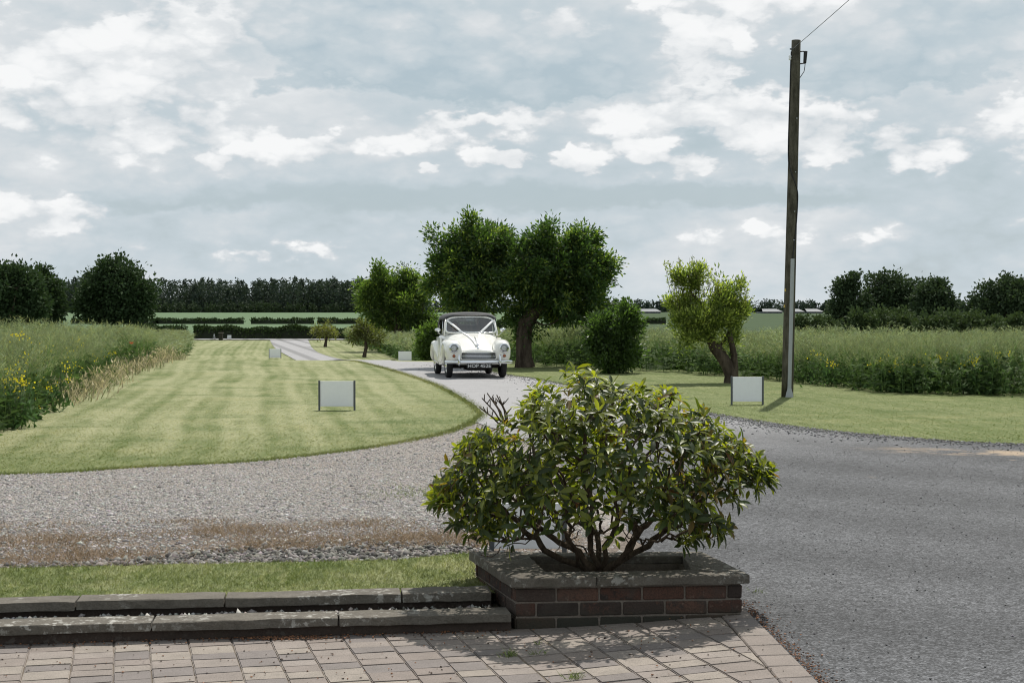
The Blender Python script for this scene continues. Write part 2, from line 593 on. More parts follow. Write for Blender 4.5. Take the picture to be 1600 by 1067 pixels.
def mat_gravel(name='gravel_bed'):
    m_, b = new_mat(name)
    p = b.pos()
    cr = b.xyz(b.voro(p, 60, 'Color'))[0]
    cd = b.voro(p, 60, 'Distance')
    n = b.noise(p, 1.0, 5, 0.65)
    c = b.mix(cr, (0.165, 0.148, 0.132), (0.37, 0.335, 0.305))
    c = b.mix(b.sm(n, 0.42, 0.62, 0.0, 0.45), c, (0.27, 0.225, 0.19))
    x, y, z = b.xyz(p)
    # brown crumbly soil shows through on the near side
    band = b.sm(b.m('SUBTRACT', b.m('SUBTRACT', y, b.m('MULTIPLY', x, 0.10)), b.m('MULTIPLY', n, 1.4)), 10.6, 9.4)
    c = b.mix(b.m('MULTIPLY', band, 0.8), c, b.mix(cr, (0.070, 0.052, 0.040), (0.18, 0.14, 0.11)))
    finish(b, c, 0.9, b.bump(cd, 0.8, 0.02), 0.2)
    return m_


M = {}
M['lawn'] = mat_lawn('lawn')
M['blades'] = mat_lawn('grass_blades', True)
M['field'] = mat_field()
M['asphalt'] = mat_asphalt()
M['gravel'] = mat_gravel()
M['leaf'] = leaf_mat('tree_leaf', 0.40, 0.45, 0.3, (2.1, 2.35, 0.85))
M['crop'] = leaf_mat('crop_plant', 0.35, 0.75, 0.06, (1.2, 1.25, 0.8))
M['drygrass'] = leaf_mat('dry_grass', 0.3, 0.7, 0.15, (1.1, 1.1, 0.9))
M['rhodo'] = leaf_mat('glossy_leaf', 0.40, 0.40, 0.28, (3.2, 3.1, 0.55))
M['farleaf'] = leaf_mat('far_leaf', 0.15, 0.7, 0.1, (1.2, 1.3, 0.7))


def mat_bark(name, c1, c2, scale=9.0):
    m_, b = new_mat(name)
    p = b.obj()
    st = b.vm('MULTIPLY', p, (1, 1, 0.22))
    n = b.noise(st, scale, 6, 0.65)
    n2 = b.noise(p, scale * 0.4, 4, 0.6)
    c = b.mix(b.sm(b.m('ADD', b.m('MULTIPLY', n, 0.75), b.m('MULTIPLY', n2, 0.3)), 0.36, 0.70), c1, c2)
    finish(b, c, 0.9, b.bump(n, 1.0, 0.05), 0.12)
    return m_


M['bark'] = mat_bark('bark', (0.035, 0.027, 0.02), (0.12, 0.095, 0.072))
M['twig'] = mat_bark('twig_bark', (0.05, 0.037, 0.027), (0.14, 0.105, 0.075), 30)


def mat_stone(name, c1, c2, lichen=0.35):
    m_, b = new_mat(name)
    p = b.pos()
    n = b.noise(p, 9, 6, 0.65)
    f = b.noise(p, 90, 3, 0.6)
    li = b.m('MULTIPLY', b.m('MULTIPLY', b.sm(b.noise(p, 24, 5, 0.65), 0.52, 0.62), b.sm(b.noise(p, 2.4, 3, 0.5), 0.42, 0.62)), lichen)
    c = b.mix(n, c1, c2)
    c = b.mix(b.sm(f, 0.3, 0.7, 0.3, 0.0), c, (0.03, 0.028, 0.024))
    c = b.mix(li, c, (0.34, 0.33, 0.30))
    c = b.mix(b.sm(b.noise(p, 3.3, 4, 0.6), 0.55, 0.72, 0.0, 0.35), c, (0.045, 0.042, 0.028))
    finish(b, c, 0.92, b.bump(b.m('ADD', n, b.m('MULTIPLY', f, 0.5)), 0.7, 0.012), 0.2)
    return m_


def mat_brick():
    m_, b = new_mat('brick')
    r = b.rand()
    p = b.pos()
    n = b.noise(p, 20, 6, 0.75)
    f = b.noise(p, 120, 3, 0.6)
    red = b.mix(r, (0.082, 0.042, 0.031), (0.120, 0.068, 0.050))
    dark = b.mix(r, (0.034, 0.027, 0.024), (0.066, 0.048, 0.040))
    c = b.mix(b.sm(b.m('ADD', b.m('FRACT', b.m('MULTIPLY', r, 7.3)), b.m('MULTIPLY', b.m('SUBTRACT', n, 0.5), 1.6)), 0.42, 0.62), red, dark)
    c = b.mix(b.sm(f, 0.25, 0.65, 0.6, 0.0), c, (0.026, 0.021, 0.018))
    c = b.mix(b.sm(b.noise(p, 6.0, 5, 0.65), 0.46, 0.66, 0.0, 0.65), c, (0.06, 0.05, 0.042))
    c = b.mix(b.sm(b.noise(p, 30, 4, 0.6), 0.6, 0.75, 0.0, 0.25), c, (0.28, 0.24, 0.20))
    z = b.xyz(p)[2]
    c = b.mix(b.m('MULTIPLY', b.sm(b.m('ADD', z, b.m('MULTIPLY', n, 0.06)), 0.13, 0.06), 0.75), c, (0.035, 0.037, 0.028))
    finish(b, c, 0.9, b.bump(b.m('ADD', n, f), 0.5, 0.006), 0.2)
    return m_


def mat_paver():
    m_, b = new_mat('paver')
    r = b.rand()
    p = b.pos()
    c = b.mix(r, (0.215, 0.180, 0.160), (0.275, 0.238, 0.212))
    c = b.mix(b.sm(b.m('FRACT', b.m('MULTIPLY', r, 5.7)), 0.62, 0.72), c, (0.285, 0.247, 0.212))
    c = b.mix(b.sm(b.m('FRACT', b.m('MULTIPLY', r, 9.1)), 0.70, 0.80), c, (0.190, 0.166, 0.156))
    n = b.noise(p, 7, 5, 0.65)
    f = b.noise(p, 150, 3, 0.65)
    c = b.mix(b.sm(n, 0.3, 0.75, 0.0, 0.35), c, (0.10, 0.088, 0.076))
    c = b.mix(b.sm(f, 0.28, 0.55, 0.5, 0.0), c, (0.055, 0.05, 0.045))
    c = b.mix(b.sm(f, 0.6, 0.75, 0.0, 0.3), c, (0.38, 0.35, 0.32))
    finish(b, c, 0.85, b.bump(b.m('ADD', n, f), 0.35, 0.005), 0.25)
    return m_


M['coping'] = mat_stone('coping_stone', (0.070, 0.062, 0.051), (0.20, 0.180, 0.152), 1.0)
M['mortar'] = mat_stone('mortar', (0.12, 0.10, 0.085), (0.24, 0.205, 0.17), 0.15)
M['riser'] = mat_stone('wall_riser', (0.035, 0.027, 0.023), (0.085, 0.062, 0.05), 0.1)
M['brick'] = mat_brick()
M['paver'] = mat_paver()
M['soil'] = mat_stone('soil', (0.022, 0.018, 0.014), (0.06, 0.048, 0.036), 0.0)
M['jointsand'] = mat_stone('joint_sand', (0.10, 0.080, 0.062), (0.19, 0.155, 0.12), 0.05)
M['white_board'] = simple('board_white', (0.84, 0.85, 0.88), 0.6, var=0.06)
M['post_grey'] = simple('post_grey', (0.10, 0.11, 0.12), 0.45, metal=0.4, var=0.15)
M['stones'] = leaf_mat('gravel_stone', 0.0, 0.85, 0.2)

# ================================================================== LARGE STRUCTURE
def inside(poly, P):
    poly = np.asarray(poly, float)
    x, y = P[:, 0], P[:, 1]
    r = np.zeros(len(P), bool)
    n = len(poly)
    for i in range(n):
        x0, y0 = poly[i]
        x1, y1 = poly[(i + 1) % n]
        c = ((y0 > y) != (y1 > y)) & (x < (x1 - x0) * (y - y0) / (y1 - y0 + 1e-12) + x0)
        r ^= c
    return r


def densify(poly, step, wob=0.0, seed=0):
    poly = np.asarray(poly, float)
    out = []
    rg = np.random.default_rng(seed)
    n = len(poly)
    for i in range(n):
        a, c = poly[i], poly[(i + 1) % n]
        k = max(1, int(np.linalg.norm(c - a) / step))
        t = np.arange(k)[:, None] / k
        seg = a + (c - a) * t
        if wob:
            nn = np.array([-(c - a)[1], (c - a)[0]]) / (np.linalg.norm(c - a) + 1e-9)
            seg = seg + nn * (rg.normal(0, wob, (k, 1)))
        out.append(seg)
    return np.concatenate(out)


def smooth_line(pts, n=6):
    """Catmull-Rom through points"""
    P = np.asarray(pts, float)
    Q = np.concatenate([[2 * P[0] - P[1]], P, [2 * P[-1] - P[-2]]])
    out = []
    for i in range(1, len(Q) - 2):
        p0, p1, p2, p3 = Q[i - 1], Q[i], Q[i + 1], Q[i + 2]
        for t in np.arange(n) / n:
            out.append(0.5 * ((2 * p1) + (-p0 + p2) * t + (2 * p0 - 5 * p1 + 4 * p2 - p3) * t * t + (-p0 + 3 * p1 - 3 * p2 + p3) * t ** 3))
    out.append(P[-1])
    return np.array(out)


def sheet(name, poly, spacing, dz, m_, zf=H, kind='structure', wob=0.0, edge=0.5):
    B = densify(poly, edge, wob, seed=len(name))
    lo, hi = B.min(0), B.max(0)
    gx = np.arange(lo[0], hi[0], spacing)
    gy = np.arange(lo[1], hi[1], spacing)
    Gd = np.stack(np.meshgrid(gx, gy), -1).reshape(-1, 2) + 0.37 * spacing
    Gd = Gd[inside(B, Gd)]
    verts = [Vector(map(float, p)) for p in np.concatenate([B, Gd])]
    nb = len(B)
    res = delaunay_2d_cdt(verts, [], [list(range(nb))], 1, 1e-5)
    P = np.array([(v.x, v.y) for v in res[0]])
    F = np.array([f for f in res[2] if len(f) == 3])
    a, b_, c = P[F[:, 0]], P[F[:, 1]], P[F[:, 2]]
    cr = (b_[:, 0] - a[:, 0]) * (c[:, 1] - a[:, 1]) - (b_[:, 1] - a[:, 1]) * (c[:, 0] - a[:, 0])
    F[cr < 0] = F[cr < 0][:, ::-1]
    V = np.column_stack([P, zf(P[:, 0], P[:, 1]) + dz])
    o = ob(name, mesh_np(name, V, F, m_, smooth=True))
    return tag(o, kind=kind)


def g2(*pts):
    return [tuple(G(x, y)[:2]) for x, y in pts]


# --- ground to the horizon
xs = np.unique(np.concatenate([np.linspace(-60, 60, 81), np.linspace(-300, 300, 61), np.linspace(-2600, 2600, 53)]))
ys = np.unique(np.concatenate([np.linspace(-60, 0, 7), np.linspace(0, 140, 113), np.linspace(140, 700, 80), np.linspace(700, 4200, 25)]))
XX, YY = np.meshgrid(xs, ys)
ZZ = H(XX, YY) - 0.035 - 0.30 * (1 - S(13, 17, YY))
nx = len(xs)
idx = np.arange(len(xs) * len(ys)).reshape(len(ys), nx)
Fg = np.stack([idx[:-1, :-1], idx[:-1, 1:], idx[1:, 1:], idx[1:, :-1]], -1).reshape(-1, 4)
tag(ob('ground', mesh_np('ground', np.stack([XX, YY, ZZ], -1).reshape(-1, 3), Fg, M['field'], smooth=True)), kind='structure')

# --- edges of the drive (real positions on the ground)
road_left = [(-19.7, 124), (-14.9, 96), (-10.4, 73), (-7.4, 58)] + g2((563, 566), (600, 575), (650, 590), (690, 605), (735, 630), (757, 648))
road_right = [(-16.6, 124), (-11.3, 88), (-7.4, 70), (-4.4, 57)] + g2((612, 564.6), (690, 567.5), (795, 587), (838, 593)) + [(1.6, 29.5), (2.55, 25)] + g2((1110, 648), (1250, 670), (1400, 685), (1600, 697)) + [(9.5, 16.6), (16, 15.6), (26, 15.2)]
RL = smooth_line(road_left, 5)
RR = smooth_line(road_right, 5)
lawn_tip = g2((757, 648), (742, 660), (700, 677), (640, 690), (550, 705), (400, 722), (200, 733), (0, 743)) + [(-8.5, 14.4), (-14, 14.2), (-20, 14.4)]
LT = smooth_line(lawn_tip, 4)
PATIO_R0, PATIO_R1 = np.array([1.19, 7.86]), np.array([1.305, 5.0])
pdir = (PATIO_R1 - PATIO_R0) / np.linalg.norm(PATIO_R1 - PATIO_R0)

# left crop edge and right crop edge
CROP_L = smooth_line([(-6.0, 14.5), (-6.1, 17.6)] + g2((10, 674), (60, 653), (79, 632), (115, 619), (168, 590), (200, 581), (234, 568)) + [(-12.5, 54), (-15.0, 68), (-19.0, 90), (-26.5, 124)], 4)
CROP_R = smooth_line([(-13.4, 122), (-9.2, 96), (-6.2, 78), (-3.4, 62)] + g2((797, 567), (905, 575), (1000, 579), (1127, 588), (1221, 596), (1311, 607), (1375, 614), (1487, 617.5), (1600, 619.5)) + [(13, 27.4), (20, 26.5), (34, 26)], 4)

lawn_poly = [(-20, 13.6), (-6, 13.6), (0, 13.6), (26, 13.6), (36, 27.5)] + [tuple(p) for p in CROP_R[::-1] + np.array([1.0, 1.2])] + [(-14, 131), (-30, 131)] + [tuple(p) for p in CROP_L[::-1] - np.array([1.2, 0])][:-6] + [(-9, 14.6), (-20, 16)]
lawn_poly = [(-20, 13.6), (26, 13.6), (38, 27)] + [tuple(p) for p in CROP_R[::-1] + np.array([0.8, 1.0])] + [(-12, 131), (-30, 131)] + [tuple(p) for p in CROP_L[::-1] - np.array([1.0, 0])] + [(-20, 15.2)]
sheet('lawn', lawn_poly, 1.0, 0.0, M['lawn'])

gravel_poly = [tuple(p) for p in LT[::-1]] + [(1.2, 22), (2.0, 16), (1.9, 9.5), (0.9, 8.28), (-0.17, 8.26), (-0.24, 8.6)] + [(-0.33, 9.10), (-0.67, 8.83), (-1.47, 8.73), (-2.2, 8.63), (-2.9, 8.54), (-5, 8.37), (-9, 8.27), (-20, 8.2)]
sheet('gravel_drive', gravel_poly, 0.6, 0.012, M['gravel'], wob=0.018, edge=0.12)
asphalt_poly = [tuple(p) for p in RL] + g2((742, 662)) + [(0.05, 19.0), (0.55, 15.0), (0.75, 12.0), (0.85, 10.0), (0.72, 8.5), (1.00, 8.45), (1.10, 7.90), (1.12, 7.86)] + [(1.235, 5.0), (1.31, 3.0), (1.45, -4), (26, -4)] + [tuple(p) for p in RR[::-1]]
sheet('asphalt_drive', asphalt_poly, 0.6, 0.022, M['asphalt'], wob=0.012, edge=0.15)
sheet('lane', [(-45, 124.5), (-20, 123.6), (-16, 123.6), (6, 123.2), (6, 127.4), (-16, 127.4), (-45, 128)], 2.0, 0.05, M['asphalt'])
# strip of grass behind the low wall
strip_poly = [(-9, 7.0), (-4.6, 7.27), (-2.4, 7.56), (-0.05, 7.87), (-0.20, 8.34), (-0.23, 9.15), (-0.67, 8.88), (-1.47, 8.78), (-2.2, 8.68), (-2.9, 8.59), (-5, 8.42), (-9, 8.32)]
sheet('grass_strip', strip_poly, 0.25, 0.024, M['lawn'], wob=0.01, edge=0.1)

# --- patio: bedding sheet and single pavers
patio_poly = [(-7, -3.5), (1.50, -3.5), (1.27, 5.0), (1.15, 7.85), (1.1, 7.9), (0.0, 7.9), (-0.02, 7.4), (-2.4, 7.25), (-7, 6.7)]
patio = sheet('patio', patio_poly, 0.4, -0.007, M['jointsand'], zf=PZ)


def slab_mesh(name, sx, sy, sz, bev, m_, jit=0.002):
    """a block with softened, slightly uneven edges; top at z=0"""
    return bm_mesh(name, box_bm(sx, sy, sz, bev, jit, 1, (0, 0, -sz / 2)), m_)


def clip_poly(P, p, n):
    """keep the part of polygon P on the side of the line through p where (q-p).n <= 0"""
    out = []
    for i in range(len(P)):
        a, c = P[i], P[(i + 1) % len(P)]
        da, dc = (a - p) @ n, (c - p) @ n
        if da <= 0: out.append(a)
        if (da < 0 < dc) or (dc < 0 < da): out.append(a + (c - a) * da / (da - dc))
    return out


def wall_front_y(x):         # front foot of the lower kerb
    return 7.16 + (x + 2.41) * 0.138


def poly_block(name, P, thick, bev, m_, tilt=0.0):
    """a cut block: prism over polygon P (2D, local), top near z=0, softened upper edge"""
    bm = bmesh.new()
    top = [bm.verts.new((q[0], q[1], random.uniform(-.0015, .0015))) for q in P]
    bot = [bm.verts.new((q[0], q[1], -thick)) for q in P]
    bm.faces.new(top)
    for i in range(len(P)):
        k = (i + 1) % len(P)
        bm.faces.new((top[k], top[i], bot[i], bot[k]))
    bm.normal_update()
    te = [e for e in bm.edges if e.verts[0] in top and e.verts[1] in top]
    bmesh.ops.bevel(bm, geom=te, offset=bev, segments=2, affect='EDGES', clamp_overlap=True)
    bmesh.ops.recalc_face_normals(bm, faces=bm.faces)
    return bm_mesh(name, bm, m_)


prot = 0.25                                        # the paving runs at an angle to the edging
prow = np.array([math.cos(prot), math.sin(prot)])
pcol = np.array([-math.sin(prot), math.cos(prot)])
e_in = PATIO_R0 + np.array([-0.158, 0])            # inner line of the edging course
e_n = np.array([-pdir[1], pdir[0]])
w_p = np.array([-2.41, wall_front_y(-2.41) + 0.03]); w_n = nrm2 = np.array([-0.138, 1.0]) / math.hypot(0.138, 1)
f_p = np.array([0.0, 7.475]); f_n = np.array([-0.0966, 0.9953])
npav = 0
extra = []
origin = np.array([1.60, 8.10])
cx, ci = 0.0, 0
while cx < 7.6:
    lw = (0.18, 0.2, 0.18, 0.16)[ci % 4]
    ry = 1.7 - random.uniform(0, 0.12)
    while ry > -6.4:
        hrow = 0.118 if random.random() < 0.62 else 0.158
        c2 = origin - prow * (cx + lw / 2) + pcol * (ry - hrow / 2)
        ry -= hrow
        x, y = c2
        if y < 3.2 or y > 8.2 or x < -5.2: continue
        hw, hh = lw / 2 - 0.002, hrow / 2 - 0.002
        P = [c2 + prow * a * hw + pcol * b_ * hh + np.array([random.uniform(-1, 1), random.uniform(-1, 1)]) * .002 for a, b_ in ((-1, -1), (1, -1), (1, 1), (-1, 1))]
        P = clip_poly(P, e_in, e_n)
        if len(P) > 2: P = clip_poly(P, f_p if x > -0.1 else w_p, f_n if x > -0.1 else w_n)
        if len(P) < 3: continue
        P = np.array(P)
        ar = 0.5 * abs(sum(P[i][0] * P[(i + 1) % len(P)][1] - P[(i + 1) % len(P)][0] * P[i][1] for i in range(len(P))))
        if ar < 0.0012: continue
        z_ = float(PZ(x, y)) + random.uniform(-0.0015, 0.0015)
        sl = 0.045 * 1.4 * (1 / 1.25) if 0.1 < x < 1.15 else 0.0
        me = poly_block('paver', P - c2, 0.05, 0.0045, M['paver'])
        if y > 5.95 and abs(x) < y * 0.35 and npav < 285:
            ob('paver', me, patio, (x, y, z_), (random.uniform(-.006, .006), -sl * .75 + random.uniform(-.006, .006), random.uniform(-.008, .008)))
            npav += 1
        else:
            v = np.array([q.co[:] for q in me.vertices]); v[:, 2] += v[:, 0] * sl * .75
            fl = [list(f.vertices) for f in me.polygons]
            tri = [(f[0], f[k], f[k + 1]) for f in fl for k in range(1, len(f) - 1)]
            extra.append((v + np.array([x, y, z_]), np.array(tri)))
            bpy.data.meshes.remove(me)
    cx += lw
    ci += 1
edge_me = [slab_mesh('paver', 0.15, 0.198, 0.06, 0.006, M['paver'], 0.002) for _ in range(3)]
for i in range(20):
    c2 = PATIO_R0 + pdir * (i * 0.205 + 0.03) + np.array([-0.078, 0])
    ob('paver', edge_me[i % 3], patio, (c2[0], c2[1], float(PZ(*c2)) + 0.003), (0, -0.03, math.atan2(pdir[0], -pdir[1]) + random.uniform(-.01, .01)))
# the rest of the paving, outside the frame and past the count of single blocks
V_, F_ = merge(extra)
tag(ob('near_pavers', mesh_np('near_pavers', V_, F_, M['paver']), patio), kind='stuff')

# --- low double kerb wall on the left: slabs on a dark riser, soil bed between
def kerb_wall(name, label, p0, p1, ztop, depth, thick, zfoot, setback):
    p0, p1 = np.array(p0), np.array(p1)
    d = (p1 - p0) / np.linalg.norm(p1 - p0)
    nrm = np.array([-d[1], d[0]])
    ang = math.atan2(d[1], d[0])
    root = empty(name, (p0[0], p0[1], zfoot), ang)
    tag(root, label, 'wall')
    L = np.linalg.norm(p1 - p0)
    x = 0.0
    while x < L - 0.01:
        w = min(random.choice((0.58, 0.72, 0.88)), L - x)
        if L - x - w < 0.25: w = L - x
        bm = box_bm(w - 0.008, depth, thick, 0.0, 0)
        bmesh.ops.subdivide_edges(bm, edges=[e for e in bm.edges if abs((e.verts[0].co - e.verts[1].co).x) > 0.1], cuts=7)
        bmesh.ops.bevel(bm, geom=[e for e in bm.edges if len(e.link_faces) == 2 and e.calc_face_angle(0) > 0.5], offset=0.0035, segments=1, affect='EDGES')
        for v in bm.verts:
            v.co += Vector((0, random.uniform(-1, 1) * 0.004, random.uniform(-1, 1) * 0.0022))
        ob('coping_slab', bm_mesh('coping_slab', bm, M['coping']), root,
           (x + w / 2, depth / 2, ztop - zfoot - thick / 2 + random.uniform(-.004, .004)), (random.uniform(-.012, .012), random.uniform(-.004, .004), random.uniform(-.006, .006)))
        x += w
    hr = ztop - zfoot - thick + 0.005
    bm = box_bm(L, depth - 2 * setback, hr + 0.1, 0, 0, 1, (L / 2, depth / 2, hr / 2 - 0.05))
    ob('riser', bm_mesh('riser', bm, M['riser']), root)
    return root


kerb_wall('low_wall', 'front lower kerb of weathered stone slabs along the patio edge', (-4.6, 6.80), (0.0, 7.415), 0.088, 0.185, 0.042, -0.01, 0.03)
kerb_wall('low_wall', 'rear higher kerb of weathered stone slabs below the grass strip', (-4.6, 7.13), (-0.10, 7.72), 0.142, 0.175, 0.045, 0.02, 0.04)
bed = sheet('planting_bed', [(-4.6, 6.93), (-0.02, 7.56), (-0.08, 7.80), (-4.6, 7.22)], 0.12, 0.055, M['soil'], zf=lambda x, y: 0.012 * np.sin(x * 9) * np.cos(y * 31))


# --- stones and grit
def stones(name, P, size, cols, flat=0.6, seed=1, squash=None):
    """rough pebbles: distorted octahedra on points P"""
    rg = np.random.default_rng(seed)
    n = len(P)
    base = np.array([(1, 0, 0), (0, 1, 0), (-1, 0, 0), (0, -1, 0), (0, 0, 1), (0, 0, -1)], float)
    tri = np.array([(0, 1, 4), (1, 2, 4), (2, 3, 4), (3, 0, 4), (1, 0, 5), (2, 1, 5), (3, 2, 5), (0, 3, 5)])
    s = size * rg.uniform(0.55, 1.5, n)
    B = base[None] * rg.uniform(0.55, 1.25, (n, 6, 1)) + rg.normal(0, 0.18, (n, 6, 3))
    B[:, :, 2] *= flat
    a = rg.uniform(0, 6.283, n)
    ca, sa = np.cos(a)[:, None], np.sin(a)[:, None]
    Bx = B[:, :, 0] * ca - B[:, :, 1] * sa
    By = B[:, :, 0] * sa + B[:, :, 1] * ca
    V = np.stack([Bx, By, B[:, :, 2]], -1) * s[:, None, None] + P[:, None, :]
    F = (tri[None] + (np.arange(n) * 6)[:, None, None]).reshape(-1, 3)
    C = np.repeat(cols, 6, 0)
    return V.reshape(-1, 3), F, C


def scatter(poly, n, rg, zf=H, dz=0.0):
    poly = np.asarray(poly, float)
    lo, hi = poly.min(0), poly.max(0)
    P = rg.uniform(lo, hi, (n, 2))
    P = P[inside(poly, P)]
    return np.column_stack([P, zf(P[:, 0], P[:, 1]) + dz])


def grey_cols(n, rg, lo=0.09, hi=0.42, warm=(1.06, 0.97, 0.89)):
    v = rg.beta(1.6, 2.2, n) * (hi - lo) + lo
    w = np.array(warm)[None] * (1 + rg.normal(0, 0.035, (n, 3)))
    return v[:, None] * w


rg = np.random.default_rng(5)
gp = np.asarray(gravel_poly)
# visible part of the drive only: a frustum wedge a little wider than the frame
def in_view(P, m=0.20):
    return np.abs(P[:, 0] / P[:, 1]) < 0.336 + m


Pg = scatter([(-9, 8.2), (2.2, 8.2), (2.2, 22), (-9, 22)], 460000, rg)
Pg = Pg[in_view(Pg) & inside(gp, Pg[:, :2])]
apoly = np.asarray(asphalt_poly)
Pg = Pg[~inside(apoly, Pg[:, :2]) | (rg.random(len(Pg)) < 0.03)]
keep = rg.random(len(Pg)) < np.clip(1.25 - (Pg[:, 1] - 8.5) / 10.0, 0.30, 1)
band = (Pg[:, 1] - 0.1 * Pg[:, 0] + 0.35 * np.sin(Pg[:, 0] * 1.7 + 1) * np.sin(Pg[:, 1] * 2.3) + rg.normal(0, .25, len(Pg))) < 10.1
keep &= ~band | (rg.random(len(Pg)) < 0.30)
Pg = Pg[keep]
big = 0.0075 + 0.011 * (rg.random(len(Pg)) ** 4)
big *= np.where(Pg[:, 1] < 9.7 + 0.1 * np.sin(Pg[:, 0] * 3), 1.25, 1.0)
Pg[:, 2] += 0.012
v, f, c = stones('gravel_stones', Pg, big, grey_cols(len(Pg), rg, 0.13, 0.48, (1.03, 0.98, 0.935)), 0.55, 3)
tag(ob('gravel_stones', mesh_np('gravel_stones', v, f, M['stones'], c)), 'pale crushed stone covering the gravel drive', 'gravel', kind='stuff')

# the row of bigger dark stones along the grass strip
Pb = scatter([(-3.4, 8.53), (-2.2, 8.67), (-1.47, 8.77), (-0.67, 8.87), (-0.3, 9.13), (-0.2, 9.62), (-0.9, 9.75), (-1.6, 9.58), (-2.2, 8.95), (-3.4, 8.60)], 7500, rg, dz=0.016)
Pb = Pb[rg.random(len(Pb)) < np.clip(1.25 - (Pb[:, 1] - 8.85 - .13 * (Pb[:, 0] + 1)) / .6, .15, 1)]
v, f, c = stones('edge_stones', Pb, 0.013 + 0.020 * rg.random(len(Pb)) ** 2, grey_cols(len(Pb), rg, 0.035, 0.28, (1.05, 0.98, 0.90)), 0.6, 8)
tag(ob('edge_stones', mesh_np('edge_stones', v, f, M['stones'], c)), 'coarser dark grey stones heaped along the grass strip', 'stones', kind='stuff')

# loose chips at the asphalt edge on the right and round the drive
Pr = []
for (a, c_) in zip(RR[:-1], RR[1:]):
    L_ = np.linalg.norm(c_ - a)
    if a[1] > 45 or a[1] < 15: continue
    k = int(L_ * 260 * (1.6 if a[1] < 24 else 0.4))
    t = rg.random((k, 1))
    n_ = np.array([(c_ - a)[1], -(c_ - a)[0]]) / (L_ + 1e-9)
    Pr.append(a + (c_ - a) * t + n_ * (rg.gamma(1.3, 0.22, (k, 1)) - 0.06))
Pr = np.concatenate(Pr)
Pr = np.column_stack([Pr, H(Pr[:, 0], Pr[:, 1]) + 0.026])
Pa = scatter([(1.3, 5.8), (9, 5.8), (9, 17), (1.0, 17)], 5200, rg, dz=0.026)
Pa = Pa[inside(apoly, Pa[:, :2])]
Pq = np.concatenate([Pr, Pa])
v, f, c = stones('loose_chips', Pq, np.where(np.arange(len(Pq)) < len(Pr), 0.014, 0.0055), grey_cols(len(Pq), rg, 0.05, 0.33, (1.0, 0.99, 1.0)), 0.55, 4)
tag(ob('loose_chips', mesh_np('loose_chips', v, f, M['stones'], c)), 'loose dark chippings strewn over the asphalt and its edge', 'chippings', kind='stuff')

# pebbles in the planting bed, crumbs and leaf litter on the patio
Pp = scatter([(-3.2, 7.16), (-0.1, 7.58), (-0.12, 7.74), (-3.2, 7.32)], 1500, rg, zf=lambda x, y: 0 * x, dz=0.066)
v1, f1, c1 = stones('x', Pp, 0.010 + 0.012 * rg.random(len(Pp)) ** 3, grey_cols(len(Pp), rg, 0.06, 0.5, (1.03, 0.98, 0.92)), 0.7, 9)
tag(ob('bed_pebbles', mesh_np('bed_pebbles', v1, f1, M['stones'], c1)), 'pebbles and grit on the soil between the two kerbs', 'pebbles', kind='stuff')
t = rg.random(900)
Pl = np.column_stack([-3.0 + 3.9 * t, 7.0 + 0 * t])
Pl[:, 1] = wall_front_y(Pl[:, 0]) - rg.gamma(1.2, 0.035, 900) - 0.03
heap = rg.normal(0, 1, (700, 2)) * np.array([0.11, 0.022]) + np.array([-1.10, 7.26])
walk = scatter([(-3, 6.2), (1.2, 6.2), (1.1, 7.6), (-3, 7.2)], 420, rg, zf=PZ)[:, :2]
edge_l = PATIO_R0 + pdir * rg.uniform(-0.1, 2.0, (700, 1)) + np.column_stack([rg.gamma(1.2, 0.03, 700) - 0.005, np.zeros(700)])
Pl = np.concatenate([Pl[Pl[:, 0] < 0], heap, walk, edge_l])
Pl = Pl[Pl[:, 1] > 5.6]
Pl = np.column_stack([Pl, PZ(Pl[:, 0], Pl[:, 1]) + 0.005])
n = len(Pl)
cl = np.where(rg.random((n, 1)) < 0.55, np.array([[0.20, 0.095, 0.05]]), np.array([[0.06, 0.04, 0.03]])) * rg.uniform(0.5, 1.6, (n, 1))
v, f, c = stones('x', Pl, np.full(n, 0.0052), cl, 0.5, 12)
tag(ob('leaf_litter', mesh_np('leaf_litter', v, f, M['stones'], c)), 'brown dry crumbs of leaf litter lying on the patio', 'leaf litter', kind='stuff')


# --- blades of grass
def blades(P, h, w, rg, lean=0.5, vcol=(0.75, 1.25), tint=None):
    n = len(P)
    a = rg.uniform(0, 6.283, n)
    hh = h * rg.uniform(0.5, 1.25, n)
    ww = w * rg.uniform(0.7, 1.3, n)
    side = np.column_stack([np.cos(a), np.sin(a), np.zeros(n)])
    ln = rg.normal(0, lean, (n, 2)) * hh[:, None]
    b0 = P - side * ww[:, None] / 2
    b1 = P + side * ww[:, None] / 2
    tip = P + np.column_stack([ln, hh])
    V = np.stack([b0, b1, tip], 1).reshape(-1, 3)
    F = np.arange(3 * n).reshape(-1, 3)
    k = rg.uniform(*vcol, (n, 1)) * (np.ones((1, 3)) if tint is None else tint)
    return V, F, np.repeat(k, 3, 0)


rg = np.random.default_rng(21)
parts = []
Ps = scatter(np.asarray(strip_poly), 140000, rg, dz=0.02)
Ps = Ps[in_view(Ps)]
parts.append(blades(Ps, 0.024, 0.0045, rg, 0.8, (0.75, 1.35)))
lp = np.asarray(lawn_poly)
